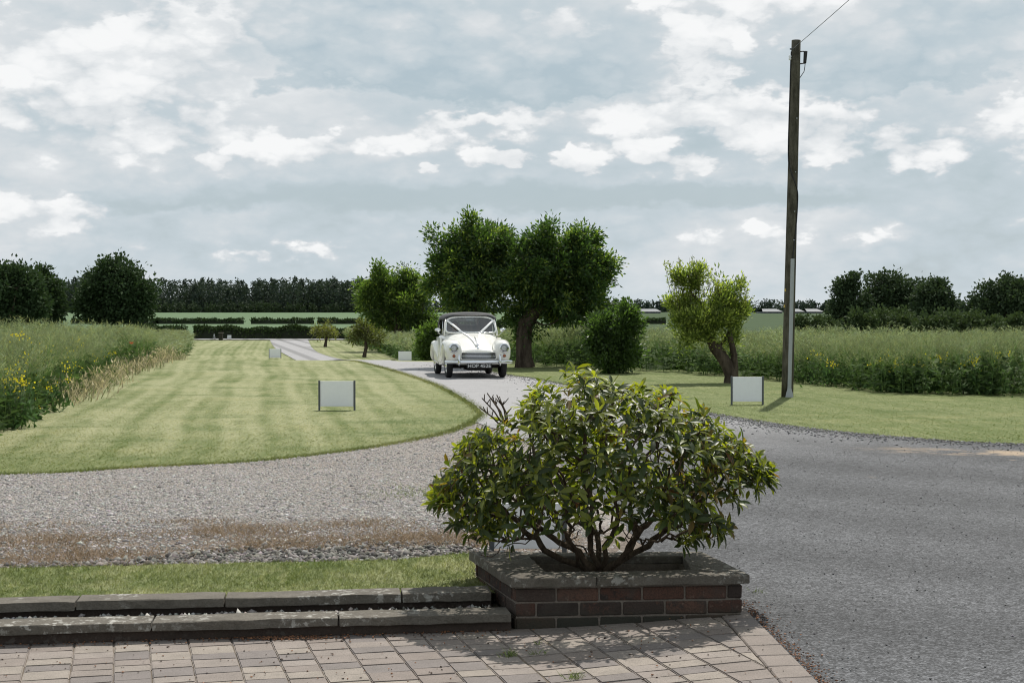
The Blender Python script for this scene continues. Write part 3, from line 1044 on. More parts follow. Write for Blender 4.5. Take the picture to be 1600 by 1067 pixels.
# lawns: fewer and wider blades with distance
for (y0, y1, dens, hgt, wid) in ((13, 20, 620, 0.020, 0.009), (15, 27, 240, 0.016, 0.010), (20, 36, 80, 0.013, 0.011)):
    xm = y1 * 0.47
    n = int(2 * xm * (y1 - y0) * dens)
    Q = scatter([(-xm, y0), (xm, y0), (xm, y1), (-xm, y1)], n, rg)
    ok = in_view(Q, 0.12) & inside(lp, Q[:, :2]) & ~inside(gp, Q[:, :2]) & ~inside(apoly, Q[:, :2])
    ok &= rg.random(len(Q)) < np.clip((y1 - Q[:, 1]) / (y1 - y0) * 1.3, 0, 1) * np.clip((Q[:, 1] - y0 + (0 if y0 > 13 else 9)) / 5, 0, 1)
    parts.append(blades(Q[ok], hgt, wid, rg, 1.2, (0.95, 1.25)))
# longer fringe where the lawn meets gravel and asphalt
for line, k, off in ((LT, 900, 1), (RL[RL[:, 1] < 50], 500, 1), (RR[(RR[:, 1] < 46)], 500, -1)):
    for a, c_ in zip(line[:-1], line[1:]):
        L_ = np.linalg.norm(c_ - a)
        q = a + (c_ - a) * rg.random((int(L_ * k), 1)) + rg.normal(0, 0.05, (int(L_ * k), 2))
        q = np.column_stack([q, H(q[:, 0], q[:, 1])])
        parts.append(blades(q, 0.036, 0.012, rg, 0.8, (0.7, 1.25)))
V_ = np.concatenate([p[0] for p in parts]); C_ = np.concatenate([p[2] for p in parts])
F_ = np.arange(len(V_)).reshape(-1, 3)
tag(ob('lawn_grass', mesh_np('lawn_grass', V_, F_, M['blades'], C_)), 'short mown grass of the lawns and the strip by the wall', 'grass', kind='stuff')

# dead weeds on the near side of the gravel, tufts in the patio joints
nb = 17000
Q = scatter([(-4, 8.4), (0.5, 8.8), (0.4, 11.0), (-1.0, 10.9), (-4, 10.6)], nb * 5, rg, dz=0.01)
Q = Q[inside(gp, Q[:, :2]) & in_view(Q)]
cl_ = np.sin(Q[:, 0] * 2.1 + 1 + Q[:, 1] * 2.2) + np.sin(Q[:, 0] * 5.3 + Q[:, 1] * 3) + np.sin(Q[:, 1] * 7 - Q[:, 0] * 3) - 1.5 * S(9.9, 10.9, Q[:, 1] - .08 * Q[:, 0])
edge_ = Q[:, 1] - (9.2 + 0.15 * (Q[:, 0] + 2))
Q = Q[(cl_ + rg.normal(0, 1.7, len(Q)) > 0.9) & ((edge_ > -0.05) | (Q[:, 0] < -1.7))]
v, f, c = blades(Q, 0.034, 0.006, rg, 1.3)
c = np.repeat(np.array([[0.25, 0.185, 0.13]]) * rg.uniform(0.45, 1.5, (len(Q), 1)), 3, 0)
tag(ob('dead_weeds', mesh_np('dead_weeds', v, f, M['drygrass'], c)), 'brown withered weeds on the near side of the gravel drive', 'weeds', kind='stuff')
gt = []
for (px, py, k, sp) in ((795, 1024, 60, 0.018), (898, 1060, 50, 0.02), (842, 1022, 20, 0.02), (1186, 937, 26, 0.03), (640, 782, 220, 0.20), (690, 770, 260, 0.25), (840, 1005, 12, 0.02)):
    d_ = ray(px, py)
    Y_ = CAMZ / -d_[2]
    p_ = np.array([d_[0] * Y_, Y_])
    q = p_ + rg.normal(0, sp, (k, 2))
    zf_ = PZ if Y_ < 7.6 else H
    q = np.column_stack([q, zf_(q[:, 0], q[:, 1]) + (0.0 if Y_ < 7.6 else 0.015)])
    gt.append(blades(q, 0.030, 0.005, rg, 0.8))
V_ = np.concatenate([p[0] for p in gt])
C_ = np.repeat(np.array([[0.16, 0.20, 0.07]]) * rg.uniform(0.6, 1.5, (len(V_) // 3, 1)), 3, 0)
tag(ob('joint_weeds', mesh_np('joint_weeds', V_, np.arange(len(V_)).reshape(-1, 3), M['drygrass'], C_)), 'small green weed tufts in paving joints and gravel', 'weeds', kind='stuff')

# --- brick planter
def planter():
    FL, FR, BR, BL = np.array([-0.005, 7.46]), np.array([1.185, 7.575]), np.array([1.035, 8.33]), np.array([-0.235, 8.31])
    cen = (FL + FR + BR + BL) / 4
    root = empty('brick_planter', (cen[0], cen[1], 0))
    tag(root, 'square red brick planter with weathered stone coping holding the large shrub', 'planter')
    ZT, TH = 0.250, 0.045
    ins = 0.028                                     # coping overhang
    corners = [FL, FR, BR, BL]

    def shrink(d):
        out = []
        for i in range(4):
            p, a, c = corners[i], corners[i - 1], corners[(i + 1) % 4]
            e1 = (p - a) / np.linalg.norm(p - a); e2 = (c - p) / np.linalg.norm(c - p)
            n1 = np.array([-e1[1], e1[0]]); n2 = np.array([-e2[1], e2[0]])
            k = d / (1 + n1 @ n2)
            out.append(p + (n1 + n2) * k)
        return out

    def prism(name, quad2, z0, z1, m_, par, bev=0.0):
        bm = bmesh.new()
        vs = [bm.verts.new((q[0] - cen[0], q[1] - cen[1], z)) for z in (z0, z1) for q in quad2]
        n = len(quad2)
        bm.faces.new(vs[:n][::-1]); bm.faces.new(vs[n:])
        for i in range(n):
            bm.faces.new((vs[i], vs[(i + 1) % n], vs[n + (i + 1) % n], vs[n + i]))
        bmesh.ops.recalc_face_normals(bm, faces=bm.faces)
        if bev:
            bmesh.ops.subdivide_edges(bm, edges=[e for e in bm.edges if e.calc_length() > 0.3], cuts=8)
            bmesh.ops.bevel(bm, geom=[e for e in bm.edges if e.is_manifold and e.calc_face_angle(0) > 0.6], offset=bev * .5, segments=1, affect='EDGES')
            for v in bm.verts:
                v.co += Vector((random.uniform(-1, 1), random.uniform(-1, 1), random.uniform(-1, 1))) * 0.0025
        return ob(name, bm_mesh(name, bm, m_), par)

    # mortar core as four walls
    o1, o2 = shrink(ins + 0.007), shrink(0.17)
    for i in range(4):
        j = (i + 1) % 4
        prism('mortar', [o1[i], o1[j], o2[j], o2[i]], -0.12, ZT - TH, M['mortar'], root)
    # bricks: three courses in running bond on each outer face
    bo = shrink(ins)
    ch, cl = 0.073, 0.215
    bmeshes = {}
    for i in range(4):
        a, c = bo[i], bo[(i + 1) % 4]
        d = (c - a) / np.linalg.norm(c - a)
        nrm = np.array([-d[1], d[0]])
        L = np.linalg.norm(c - a)
        ang = math.atan2(d[1], d[0])
        for k in range(4):
            zt = ZT - TH - 0.006 - k * ch
            x = -0.001
            first = (0.205, 0.105, 0.205, 0.16)[k] if i % 2 == 0 else (0.105, 0.205, 0.105, 0.2)[k]
            while x < L - 0.02:
                w = first if x < 0.01 else cl
                w = min(w, L - x + 0.001)
                key = (round(w, 3), k == 3)
                if key not in bmeshes:
                    bmeshes[key] = [bm_mesh('brick', box_bm(w - 0.010, 0.06, ch - 0.010, 0.004, 0.0018), M['brick']) for _ in range(2)]
                mid = a + d * (x + w / 2) + nrm * (0.03 + random.uniform(-0.002, 0.002))
                zc = zt - ch / 2
                ob('brick', random.choice(bmeshes[key]), root, (mid[0] - cen[0], mid[1] - cen[1], zc), (random.uniform(-.008, .008), random.uniform(-.006, .006), ang))
                x += w
    # coping: four weathered stones with an overhang, mitred by butt joints
    ci = shrink(0.235); cb = shrink(0.17)
    fi = [FL, FR, cb[1] + (FR - FL) * 0.0, cb[0]]
    iFL, iFR, iBR, iBL = shrink(0.235)
    iBR = iBR + (BR - iBR) * 0.35; iBL = iBL + np.array([0.02, 0.09])
    prism('coping_stone', [FL + 0.36 * (FR - FL), FR, iFR + np.array([0.0, -0.06]), iFL + 0.18 * (iFR - iFL) + np.array([0.0, -0.06])], ZT - TH, ZT, M['coping'], root, 0.008)
    prism('coping_stone', [FL, FL + 0.355 * (FR - FL), iFL + 0.175 * (iFR - iFL) + np.array([0.0, -0.06]), iFL + np.array([0.0, -0.06]), iBL, BL + 0.0 * (BR - BL)], ZT - TH, ZT + 0.003, M['coping'], root, 0.008)
    prism('coping_stone', [BL + 0.006 * (BR - BL), iBL + 0.01 * (iBR - iBL), iBR, BR], ZT - TH, ZT - 0.002, M['coping'], root, 0.008)
    prism('coping_stone', [FR + 0.006 * (BR - FR), BR - 0.006 * (BR - FR), iBR + np.array([0.006, 0]), iFR + np.array([0.006, -0.055])], ZT - TH, ZT + 0.001, M['coping'], root, 0.008)
    prism('soil_fill', shrink(0.15), -0.05, ZT - 0.105, M['soil'], root)
    return root


planter()

# ================================================================== VEGETATION
def nrmz(v):
    return v / (np.linalg.norm(v, axis=-1, keepdims=True) + 1e-9)


def leaf_quads(P, D, Sd, L, W, cols, bend=0.12):
    """diamond leaves: base P, axis D, side Sd"""
    N = np.cross(D, Sd)
    L = np.broadcast_to(L, (len(P),))[:, None]
    W = np.broadcast_to(W, (len(P),))[:, None]
    v0 = P
    v1 = P + D * L * 0.45 + Sd * W * 0.5 + N * L * bend
    v2 = P + D * L
    v3 = P + D * L * 0.45 - Sd * W * 0.5 + N * L * bend
    V = np.stack([v0, v1, v2, v3], 1).reshape(-1, 3)
    n = len(P)
    i = np.arange(n)[:, None] * 4
    F = np.concatenate([i + np.array([[0, 1, 2]]), i + np.array([[0, 2, 3]])])
    return V, F, np.repeat(cols, 4, 0)


def lobes_points(lobes, n, rg, shell=0.5, tuft=0.78, tk=20):
    """random points in a set of ellipsoids (cx,cy,cz,rx,ry,rz), biased outwards"""
    vol = np.array([l[3] * l[4] * l[5] for l in lobes]) ** 0.8
    k = rg.choice(len(lobes), n, p=vol / vol.sum())
    A = np.array(lobes)[k]
    d = nrmz(rg.normal(0, 1, (n, 3)))
    r = rg.random(n) ** (1 / 3)
    r = np.where(rg.random(n) < shell, 0.72 + 0.30 * rg.random(n), r)
    # two thirds of the foliage sits in upswept tufts at the branch ends
    nt = max(8, n // tk)
    kt = rg.choice(len(lobes), nt, p=vol / vol.sum())
    At = np.array(lobes)[kt]
    dt = nrmz(rg.normal(0, 1, (nt, 3)))
    ct = At[:, :3] + dt * At[:, 3:] * (0.42 + 0.56 * rg.random((nt, 1)))
    ot = nrmz(dt * np.array([1, 1, .8]) + np.array([0, 0, .45]))
    rs = At[:, 3:].mean(1)
    j = rg.integers(0, nt, n)
    tl = rg.uniform(-.45, 1.0, n)
    tp_ = ct[j] + ot[j] * (tl * 0.46 * rs[j])[:, None] + rg.normal(0, 1, (n, 3)) * (0.115 * rs[j] * (1.2 - .75 * np.clip(tl, 0, 1)))[:, None]
    use = rg.random(n) < tuft
    # lumps and hollows so that the outline is never a smooth ball
    ph = rg.uniform(0, 6.28, 6)
    lump = 1 + 0.10 * np.sin(5 * d[:, 0] + ph[0] + k) * np.sin(4 * d[:, 2] + ph[1]) + 0.09 * np.sin(9 * d[:, 0] + 7 * d[:, 2] + ph[2] + 2 * k) + 0.06 * np.sin(13 * d[:, 2] - 11 * d[:, 0] + ph[3])
    sprig = np.where((rg.random(n) < 0.06) & (d[:, 2] > -0.2), rg.uniform(1.05, 1.22 if tuft > .7 else 1.07, n), 1.0)
    Q = A[:, :3] + d * A[:, 3:] * (r * lump * sprig * (0.80 if tuft > .7 else 0.97))[:, None]
    return np.where(use[:, None], tp_, Q), np.where(use[:, None], ot[j], d)


def crown_leaves(C, out, per, rc, L, W, rg, c_lo, c_hi, tip_lit_col=None, tip_lit_frac=0.0, droop=0.25, up=0.0):
    """clusters of leaves round the centres C"""
    n = len(C) * per
    cc = np.repeat(C, per, 0)
    oo = np.repeat(out, per, 0)
    off = rg.normal(0, 1, (n, 3)) * rc
    P = cc + off
    D = nrmz(off / rc * 0.6 + oo * 0.7 + rg.normal(0, 0.55, (n, 3)) + np.array([0, 0, up - droop]))
    Sd = nrmz(np.cross(D, rg.normal(0, 1, (n, 3))))
    kc = np.repeat(rg.random(len(C)), per)
    k = np.clip(kc * 0.6 + rg.random(n) * 0.5, 0, 1)[:, None]
    cols = np.array(c_lo) * (1 - k) + np.array(c_hi) * k
    if tip_lit_col is not None:  # paler tip clusters, with sunlit highlights put into the leaf colour
        t = (np.repeat(rg.random(len(C)) < tip_lit_frac, per) & (rg.random(n) < 0.7))[:, None]
        cols = np.where(t, np.array(tip_lit_col) * rg.uniform(0.75, 1.2, (n, 1)), cols)
    ls = L * rg.uniform(0.65, 1.3, n)
    return leaf_quads(P, D, Sd, ls, ls * W / L, cols)


def grow(seed_pts, seed_par, A, step, kill, iters=200, wander=0.12, rg=None, grav=0.0):
    """space colonisation: returns node positions and parents"""
    N = [np.array(p, float) for p in seed_pts]
    par = list(seed_par)
    A = np.array(A, float)
    alive = np.ones(len(A), bool)
    NP = np.array(N)
    D = np.linalg.norm(A[:, None] - NP[None], axis=2)
    near = D.argmin(1); nd = D.min(1)
    cnt = {}
    for _ in range(iters):
        if not alive.any(): break
        ids = np.unique(near[alive])
        new, npar = [], []
        for i in ids:
            sel = alive & (near == i)
            v = nrmz(A[sel] - N[i]).sum(0)
            ln = np.linalg.norm(v)
            if ln < 1e-6 or cnt.get(i, 0) > 6: 
                if cnt.get(i, 0) > 6: alive[sel] = False
                continue
            v = v / ln + rg.normal(0, wander, 3) + np.array([0, 0, grav])
            v /= np.linalg.norm(v)
            cnt[i] = cnt.get(i, 0) + 1
            new.append(N[i] + v * step); npar.append(i)
        if not new: break
        k0 = len(N)
        N += new; par += npar
        nw = np.array(new)
        d = np.linalg.norm(A[:, None] - nw[None], axis=2)
        j = d.argmin(1); dm = d.min(1)
        upd = dm < nd
        near[upd] = j[upd] + k0; nd[upd] = dm[upd]
        alive &= nd > kill
    return np.array(N), np.array(par)


def branch_mesh(N, par, r_tip, r_base, k=6, power=2.3, kmax_thin=4):
    n = len(N)
    ch = [[] for _ in range(n)]
    for i in range(n):
        if par[i] >= 0: ch[par[i]].append(i)
    rad = np.zeros(n)
    for i in range(n - 1, -1, -1):
        rad[i] = r_tip if not ch[i] else sum(rad[c] ** power for c in ch[i]) ** (1 / power)
    e = math.log(r_base / r_tip) / max(1e-6, math.log(rad[0] / r_tip))
    rad = r_tip * (rad / r_tip) ** e
    V, F = [], []
    a = np.linspace(0, 2 * np.pi, k, endpoint=False)
    ref = np.array([0.9, 0.35, 0.26])

    def ring(p, d, r):
        d = d / (np.linalg.norm(d) + 1e-9)
        u = np.cross(d, ref); u /= np.linalg.norm(u) + 1e-9
        w = np.cross(d, u)
        V.append(p + r * (np.cos(a)[:, None] * u + np.sin(a)[:, None] * w))
        return len(V) - 1
    rid = [None] * n
    for i in range(n):
        if par[i] < 0:
            d = N[ch[i][0]] - N[i] if ch[i] else np.array([0, 0, 1.0])
            rid[i] = ring(N[i], d, rad[i] * 1.35)
            continue
        p = par[i]
        d = N[i] - N[p]
        main = max(ch[p], key=lambda c: rad[c]) == i
        r0 = rid[p] if main else ring(N[p], d, min(rad[p], rad[i] * 1.15))
        dd = d
        if ch[i]:
            m_ = max(ch[i], key=lambda c: rad[c])
            dd = d / np.linalg.norm(d) + nrmz(N[m_] - N[i])
        rid[i] = ring(N[i], dd, rad[i] if ch[i] else rad[i] * 0.5)
        for j in range(k):
            F.append((r0 * k + j, r0 * k + (j + 1) % k, rid[i] * k + (j + 1) % k, rid[i] * k + j))
    return np.concatenate(V), np.array(F), rad


def make_tree(name, label, cat, base, trunk, lobes, nclust, per, rc, L, W, c_lo, c_hi, r_base, rg, tip_lit_col=None, tip_lit_frac=0.0,
              group=None, step=0.25, shell=0.5, droop=0.25, up=0.0, attract=160, r_tip=0.008, mat='leaf', bark='bark', tuft=0.78, tk=20, ksides=8, crown='crown'):
    """trunk: list of offsets from base; lobes in offsets from base"""
    base = np.array(base, float)
    root = empty(name, base)
    tag(root, label, cat, group)
    C, out = lobes_points(lobes, nclust, rg, shell, tuft, tk)
    C = C[:, :]
    V, F, cols = crown_leaves(C, out, per, rc, L, W, rg, c_lo, c_hi, tip_lit_col, tip_lit_frac, droop, up)
    ob(crown, mesh_np(crown, V, F, M[mat], cols), root)
    seeds = [np.array(t, float) for t in trunk]
    par = [-1] + list(range(len(seeds) - 1))
    A = C[rg.choice(len(C), min(attract, len(C)), replace=False)]
    N, pr = grow(seeds, par, A, step, step * 1.3, 120, 0.12, rg)
    V, F, _ = branch_mesh(N, pr, r_tip, r_base, ksides)
    ob('trunk', mesh_np('trunk', V, F, M[bark], smooth=True), root)
    return root


def pxm(Y):          # pixels per metre at depth Y
    return FPX / Y


def lobes_px(base, Y, lst, depth=1.0):
    """lobes given as (px, py, rx, ry) seen at depth Y, as real sizes relative to base; depth = ratio of thickness to width"""
    o = []
    for t in lst:
        px, py, rx, ry = t[:4]
        dy = t[4] if len(t) > 4 else 0.0
        q = at(px, py, Y)
        s = Y / FPX
        k_ = 0.90
        o.append((q[0] - base[0], dy, q[2] - base[2], rx * s * k_, max(rx, ry) * s * depth * k_, ry * s * k_))
    return o


GD, GL = (0.028, 0.054, 0.020), (0.068, 0.115, 0.038)
rg = np.random.default_rng(31)
# two big round-headed trees behind the car
bR = G(820, 574)
lob = lobes_px(bR, bR[1], [(870, 425, 78, 70), (905, 405, 42, 46, .3), (850, 385, 42, 36, -.3), (885, 470, 66, 48), (925, 430, 28, 36), (840, 470, 48, 50, .3), (830, 510, 40, 26), (905, 372, 30, 22), (815, 420, 36, 48, -.6)], 0.85)
make_tree('round_headed_tree', 'big dark green round-headed tree with thick trunk right behind the car', 'tree', bR,
          [(0, 0, 0), (-.02, 0, .3), (-.03, 0, .6), (-.02, 0, .95), (.03, 0, 1.25)], lob, 1500, 26, 0.105, 0.125, 0.052, GD, GL, 0.235, rg,
          (0.16, 0.205, 0.055), 0.26, step=0.16, shell=0.55, attract=220, r_tip=0.006)
bL = np.array([*at(742, 560, 42.5)[:2], 0.0]); bL[2] = float(H(bL[0], bL[1]))
lob = lobes_px(bL, bL[1], [(735, 415, 62, 66), (715, 385, 40, 42, .2), (760, 375, 38, 36, -.2), (700, 430, 32, 46), (745, 470, 62, 42), (780, 420, 40, 55, .3), (740, 350, 26, 16)], 0.9)
make_tree('round_headed_tree', 'big dark green tree with hidden trunk, rising directly over the car roof', 'tree', bL,
          [(0, 0, 0), (.02, 0, .4), (.04, 0, .8), (.02, 0, 1.2)], lob, 1250, 26, 0.105, 0.125, 0.052, GD, GL, 0.22, rg,
          (0.16, 0.205, 0.055), 0.28, step=0.16, shell=0.55, attract=200, r_tip=0.006)
# middle-sized tree left of the car
bM = G(623, 549)
lob = lobes_px(bM, bM[1], [(600, 455, 38, 36), (640, 452, 36, 34, .5), (575, 462, 24, 26), (620, 490, 50, 30), (655, 480, 28, 34), (600, 435, 22, 18), (637, 428, 22, 16), (590, 492, 28, 18)], 0.95)
make_tree('round_headed_tree', 'medium dark green tree with stout trunk, left of the car', 'tree', bM,
          [(0, 0, 0), (0, 0, .45), (.02, 0, .9), (.02, 0, 1.3)], lob, 880, 26, 0.17, 0.21, 0.09, GD, (0.10, 0.15, 0.04), 0.30, rg,
          (0.17, 0.215, 0.06), 0.26, step=0.25, attract=150, r_tip=0.01)
# two small saplings on the far lawn
for (px, py, lst, lab, cl, ch, nc) in (
        (508, 542, [(508, 518, 22, 9), (500, 514, 12, 6), (520, 520, 12, 6)], 'small sparse flat-topped sapling furthest up the drive', (0.07, 0.075, 0.03), (0.15, 0.15, 0.06), 90),
        (569, 558, [(573, 520, 20, 14), (560, 525, 12, 12), (585, 530, 13, 10)], 'small dark sapling with forked bare stem on the lawn', (0.05, 0.055, 0.022), (0.10, 0.11, 0.04), 130)):
    b0 = G(px, py)
    s = b0[1] / FPX
    lob = lobes_px(b0, b0[1], lst, 0.9)
    make_tree('sapling', lab, 'tree', b0, [(0, 0, 0), (.05, 0, 8 * s), (.10, 0, 15 * s), (.08, 0, 20 * s)], lob, nc, 14, 0.13, 0.15, 0.07, cl, ch, 0.09, rg, step=0.16, attract=60, r_tip=0.012)
# dense shrub by the car and rose-like bush
b0 = np.array([*at(668, 562, 54.0)[:2], 0]); b0[2] = float(H(b0[0], b0[1]))
lob = lobes_px(b0, 54, [(668, 545, 20, 20), (660, 535, 14, 16), (678, 528, 13, 16), (650, 550, 10, 12), (688, 540, 14, 22)], 0.9)
make_tree('shrub', 'rounded leafy shrub beside the car, in front of the middle tree', 'shrub', b0, [(0, 0, 0), (0, 0, .15), (0.02, 0, .3)], lob, 260, 18, 0.10, 0.12, 0.055, (0.04, 0.07, 0.02), (0.10, 0.15, 0.045), 0.05, rg, step=0.12, attract=60, crown='foliage')
# dark laurel-like shrub right of the trees
b0 = G(962, 583)
lob = lobes_px(b0, b0[1], [(955, 535, 35, 42), (975, 515, 24, 34), (937, 520, 20, 28), (985, 550, 17, 30), (935, 560, 16, 22), (960, 565, 34, 18), (982, 487, 7, 14)], 0.9)
make_tree('shrub', 'dense dark glossy shrub between the big tree and the leaning pollard', 'shrub', b0, [(0, 0, 0), (0, 0, .2), (0.0, 0, .5)], lob, 560, 22, 0.085, 0.105, 0.05, (0.028, 0.052, 0.018), (0.075, 0.12, 0.04), 0.06, rg, step=0.12, attract=90, crown='foliage')
# leaning pollard
b0 = G(1143, 598)
sy = b0[1] / FPX
lob = lobes_px(b0, b0[1], [(1095, 470, 42, 42), (1075, 440, 26, 26), (1130, 475, 34, 46), (1105, 510, 46, 32), (1070, 500, 24, 40), (1147, 490, 20, 34), (1085, 425, 16, 14), (1125, 440, 20, 18), (1065, 535, 22, 18), (1120, 535, 34, 16)], 0.85)
pol = make_tree('pollard_willow', 'leaning pollarded tree with yellow-green spiky crown beside the utility pole', 'tree', b0,
          [(0, 0, 0), (-.02, 0, 12 * sy), (-.10, 0, 28 * sy), (-.22, 0, 42 * sy), (-.36, 0, 55 * sy), (-.46, 0, 66 * sy)], lob, 640, 24, 0.070, 0.085, 0.030, (0.060, 0.088, 0.024), (0.16, 0.20, 0.055), 0.14, rg,
          (0.32, 0.36, 0.11), 0.40, step=0.11, shell=0.5, attract=170, r_tip=0.005, up=0.7, droop=0.0)
# second stem fused along the leaning trunk, and the thin shoots standing out of the crown
V1, F1 = tube([(0.06, .03, -.02), (.07, .02, .3), (.05, 0, .62), (-.02, 0, .95), (-.05, 0, 1.3)], [.10, .085, .075, .06, .035], 8)
ob('stem', mesh_np('stem', V1, F1, M['bark'], smooth=True), pol)
lst, lf = [], []
for k in range(46):
    px = random.uniform(1045, 1168)
    p0 = at(px, random.uniform(440, 520) if px < 1150 else 500, b0[1]) - b0
    top = at(px + random.uniform(-14, 14), random.uniform(398, 430) if px < 1120 else random.uniform(425, 470), b0[1] + random.uniform(-.5, .5)) - b0
    lst.append(tube([p0, (p0 + top) / 2 + np.array([random.uniform(-.05, .05), 0, 0]), top], [0.007, 0.005, 0.002], 4))
    t = rg.random((26, 1)) * 0.75 + 0.2
    lf.append(p0 + (top - p0) * t + rg.normal(0, 0.02, (26, 3)))
V1, F1 = merge(lst)
ob('shoots', mesh_np('shoots', V1, F1, M['twig']), pol)
Pq = np.concatenate(lf)
Dq = nrmz(rg.normal(0, .6, Pq.shape) + np.array([0, 0, .8]))
v, f, c = leaf_quads(Pq, Dq, nrmz(np.cross(Dq, rg.normal(0, 1, Pq.shape))), 0.085, 0.028, np.array([[0.20, 0.22, 0.06]]) * rg.uniform(.5, 1.5, (len(Pq), 1)))
ob('shoot_leaves', mesh_np('shoot_leaves', v, f, M['leaf'], c), pol)

# oaks on the left field edge
FD, FL_ = (0.026, 0.046, 0.022), (0.066, 0.102, 0.044)
rgf = np.random.default_rng(77)
for (px, Y, lst, lab) in (
        (183, 205, [(183, 455, 48, 36), (160, 460, 36, 30), (212, 462, 32, 32), (183, 425, 38, 18), (150, 478, 32, 18), (215, 486, 26, 14), (178, 490, 50, 14)], 'broad dark oak standing alone at the field edge, left'),
        (20, 190, [(20, 460, 44, 38), (-15, 455, 40, 40), (40, 440, 26, 22), (50, 475, 26, 26), (10, 490, 46, 14)], 'dark rounded tree at the left edge of the picture'),
        (70, 200, [(72, 465, 24, 34), (82, 480, 18, 22), (62, 440, 16, 18), (75, 490, 22, 12)], 'narrower dark tree squeezed between the two oaks, left')):
    b0 = np.array([*at(px, 510, Y)[:2], 0]); b0[2] = float(H(b0[0], b0[1]))
    lob = lobes_px(b0, Y, lst, 0.9)
    make_tree('field_tree', lab, 'tree', b0, [(0, 0, 0), (0, 0, .8), (.1, 0, 1.6)], lob, 1100 if px != 70 else 520, 16, 0.42, 0.46, 0.32, FD, FL_, 0.35, rgf, step=0.7, attract=80, r_tip=0.03, group='dark trees at the left field edge', tuft=0.5, tk=9, mat='farleaf', ksides=6)
# trees to the right beyond the crop
for (px, Y, lst, lab) in (
        (1325, 230, [(1325, 445, 20, 14), (1315, 465, 18, 18), (1338, 480, 22, 22), (1322, 492, 24, 16), (1308, 485, 12, 14)], 'airy slender tree, first of the right-hand clump'),
        (1400, 235, [(1375, 442, 28, 14), (1405, 450, 34, 18), (1385, 470, 40, 24), (1430, 465, 30, 26), (1395, 492, 48, 18), (1360, 480, 16, 24)], 'wide flat-topped dark tree in the middle of the right-hand clump'),
        (1462, 225, [(1455, 462, 26, 20), (1470, 475, 24, 18), (1465, 455, 10, 10), (1460, 492, 36, 16)], 'lower dark tree sloping down to the right of the clump'),
        (1570, 220, [(1565, 452, 28, 18), (1595, 458, 34, 20), (1540, 465, 24, 18), (1575, 482, 50, 24), (1530, 485, 18, 16)], 'large dark tree at the right edge of the picture')):
    b0 = np.array([*at(px, 510, Y)[:2], 0]); b0[2] = float(H(b0[0], b0[1]))
    lob = lobes_px(b0, Y, lst, 0.9)
    make_tree('field_tree', lab, 'tree', b0, [(0, 0, 0), (0, 0, .8), (.1, 0, 1.6)], lob, 420 if px == 1325 else 760, 15, 0.42, 0.48, 0.34, (0.032, 0.052, 0.028), (0.078, 0.112, 0.055), 0.3, rgf, step=0.7, attract=70, r_tip=0.03, group='trees beyond the right-hand crop', tuft=0.62, tk=12, mat='farleaf', ksides=6)
# bushes along the far side of the right-hand crop
bush_spots = [(1262, 26, 505, 18), (1300, 22, 508, 14), (1345, 20, 506, 14), (1385, 34, 500, 22), (1425, 26, 503, 20), (1460, 26, 502, 18), (1505, 34, 504, 18), (1548, 30, 502, 19), (1590, 34, 504, 18)]
ords = ['first', 'second', 'third', 'fourth', 'fifth', 'sixth', 'seventh', 'eighth', 'ninth']
for k, (px, rx, py, ry) in enumerate(bush_spots):
    Y = 150 + 6 * math.sin(k * 2.1)
    b0 = np.array([*at(px, 522, Y)[:2], 0]); b0[2] = float(H(b0[0], b0[1]))
    lob = lobes_px(b0, Y, [(px, py, rx, ry), (px - rx * .5, py + 6, rx * .6, ry * .7), (px + rx * .5, py + 5, rx * .6, ry * .7), (px, py + 10, rx, ry * .6)], 0.9)
    make_tree('field_bush', f'low dark bush behind the right-hand crop, {ords[k]} from the pole', 'bush', b0, [(0, 0, 0), (0, 0, .3)], lob, 170, 14, 0.26, 0.32, 0.22, (0.036, 0.058, 0.026), (0.095, 0.13, 0.055), 0.08, rgf, step=0.4, attract=30, r_tip=0.02, group='bushes behind the right-hand crop', mat='farleaf', ksides=5, crown='foliage')


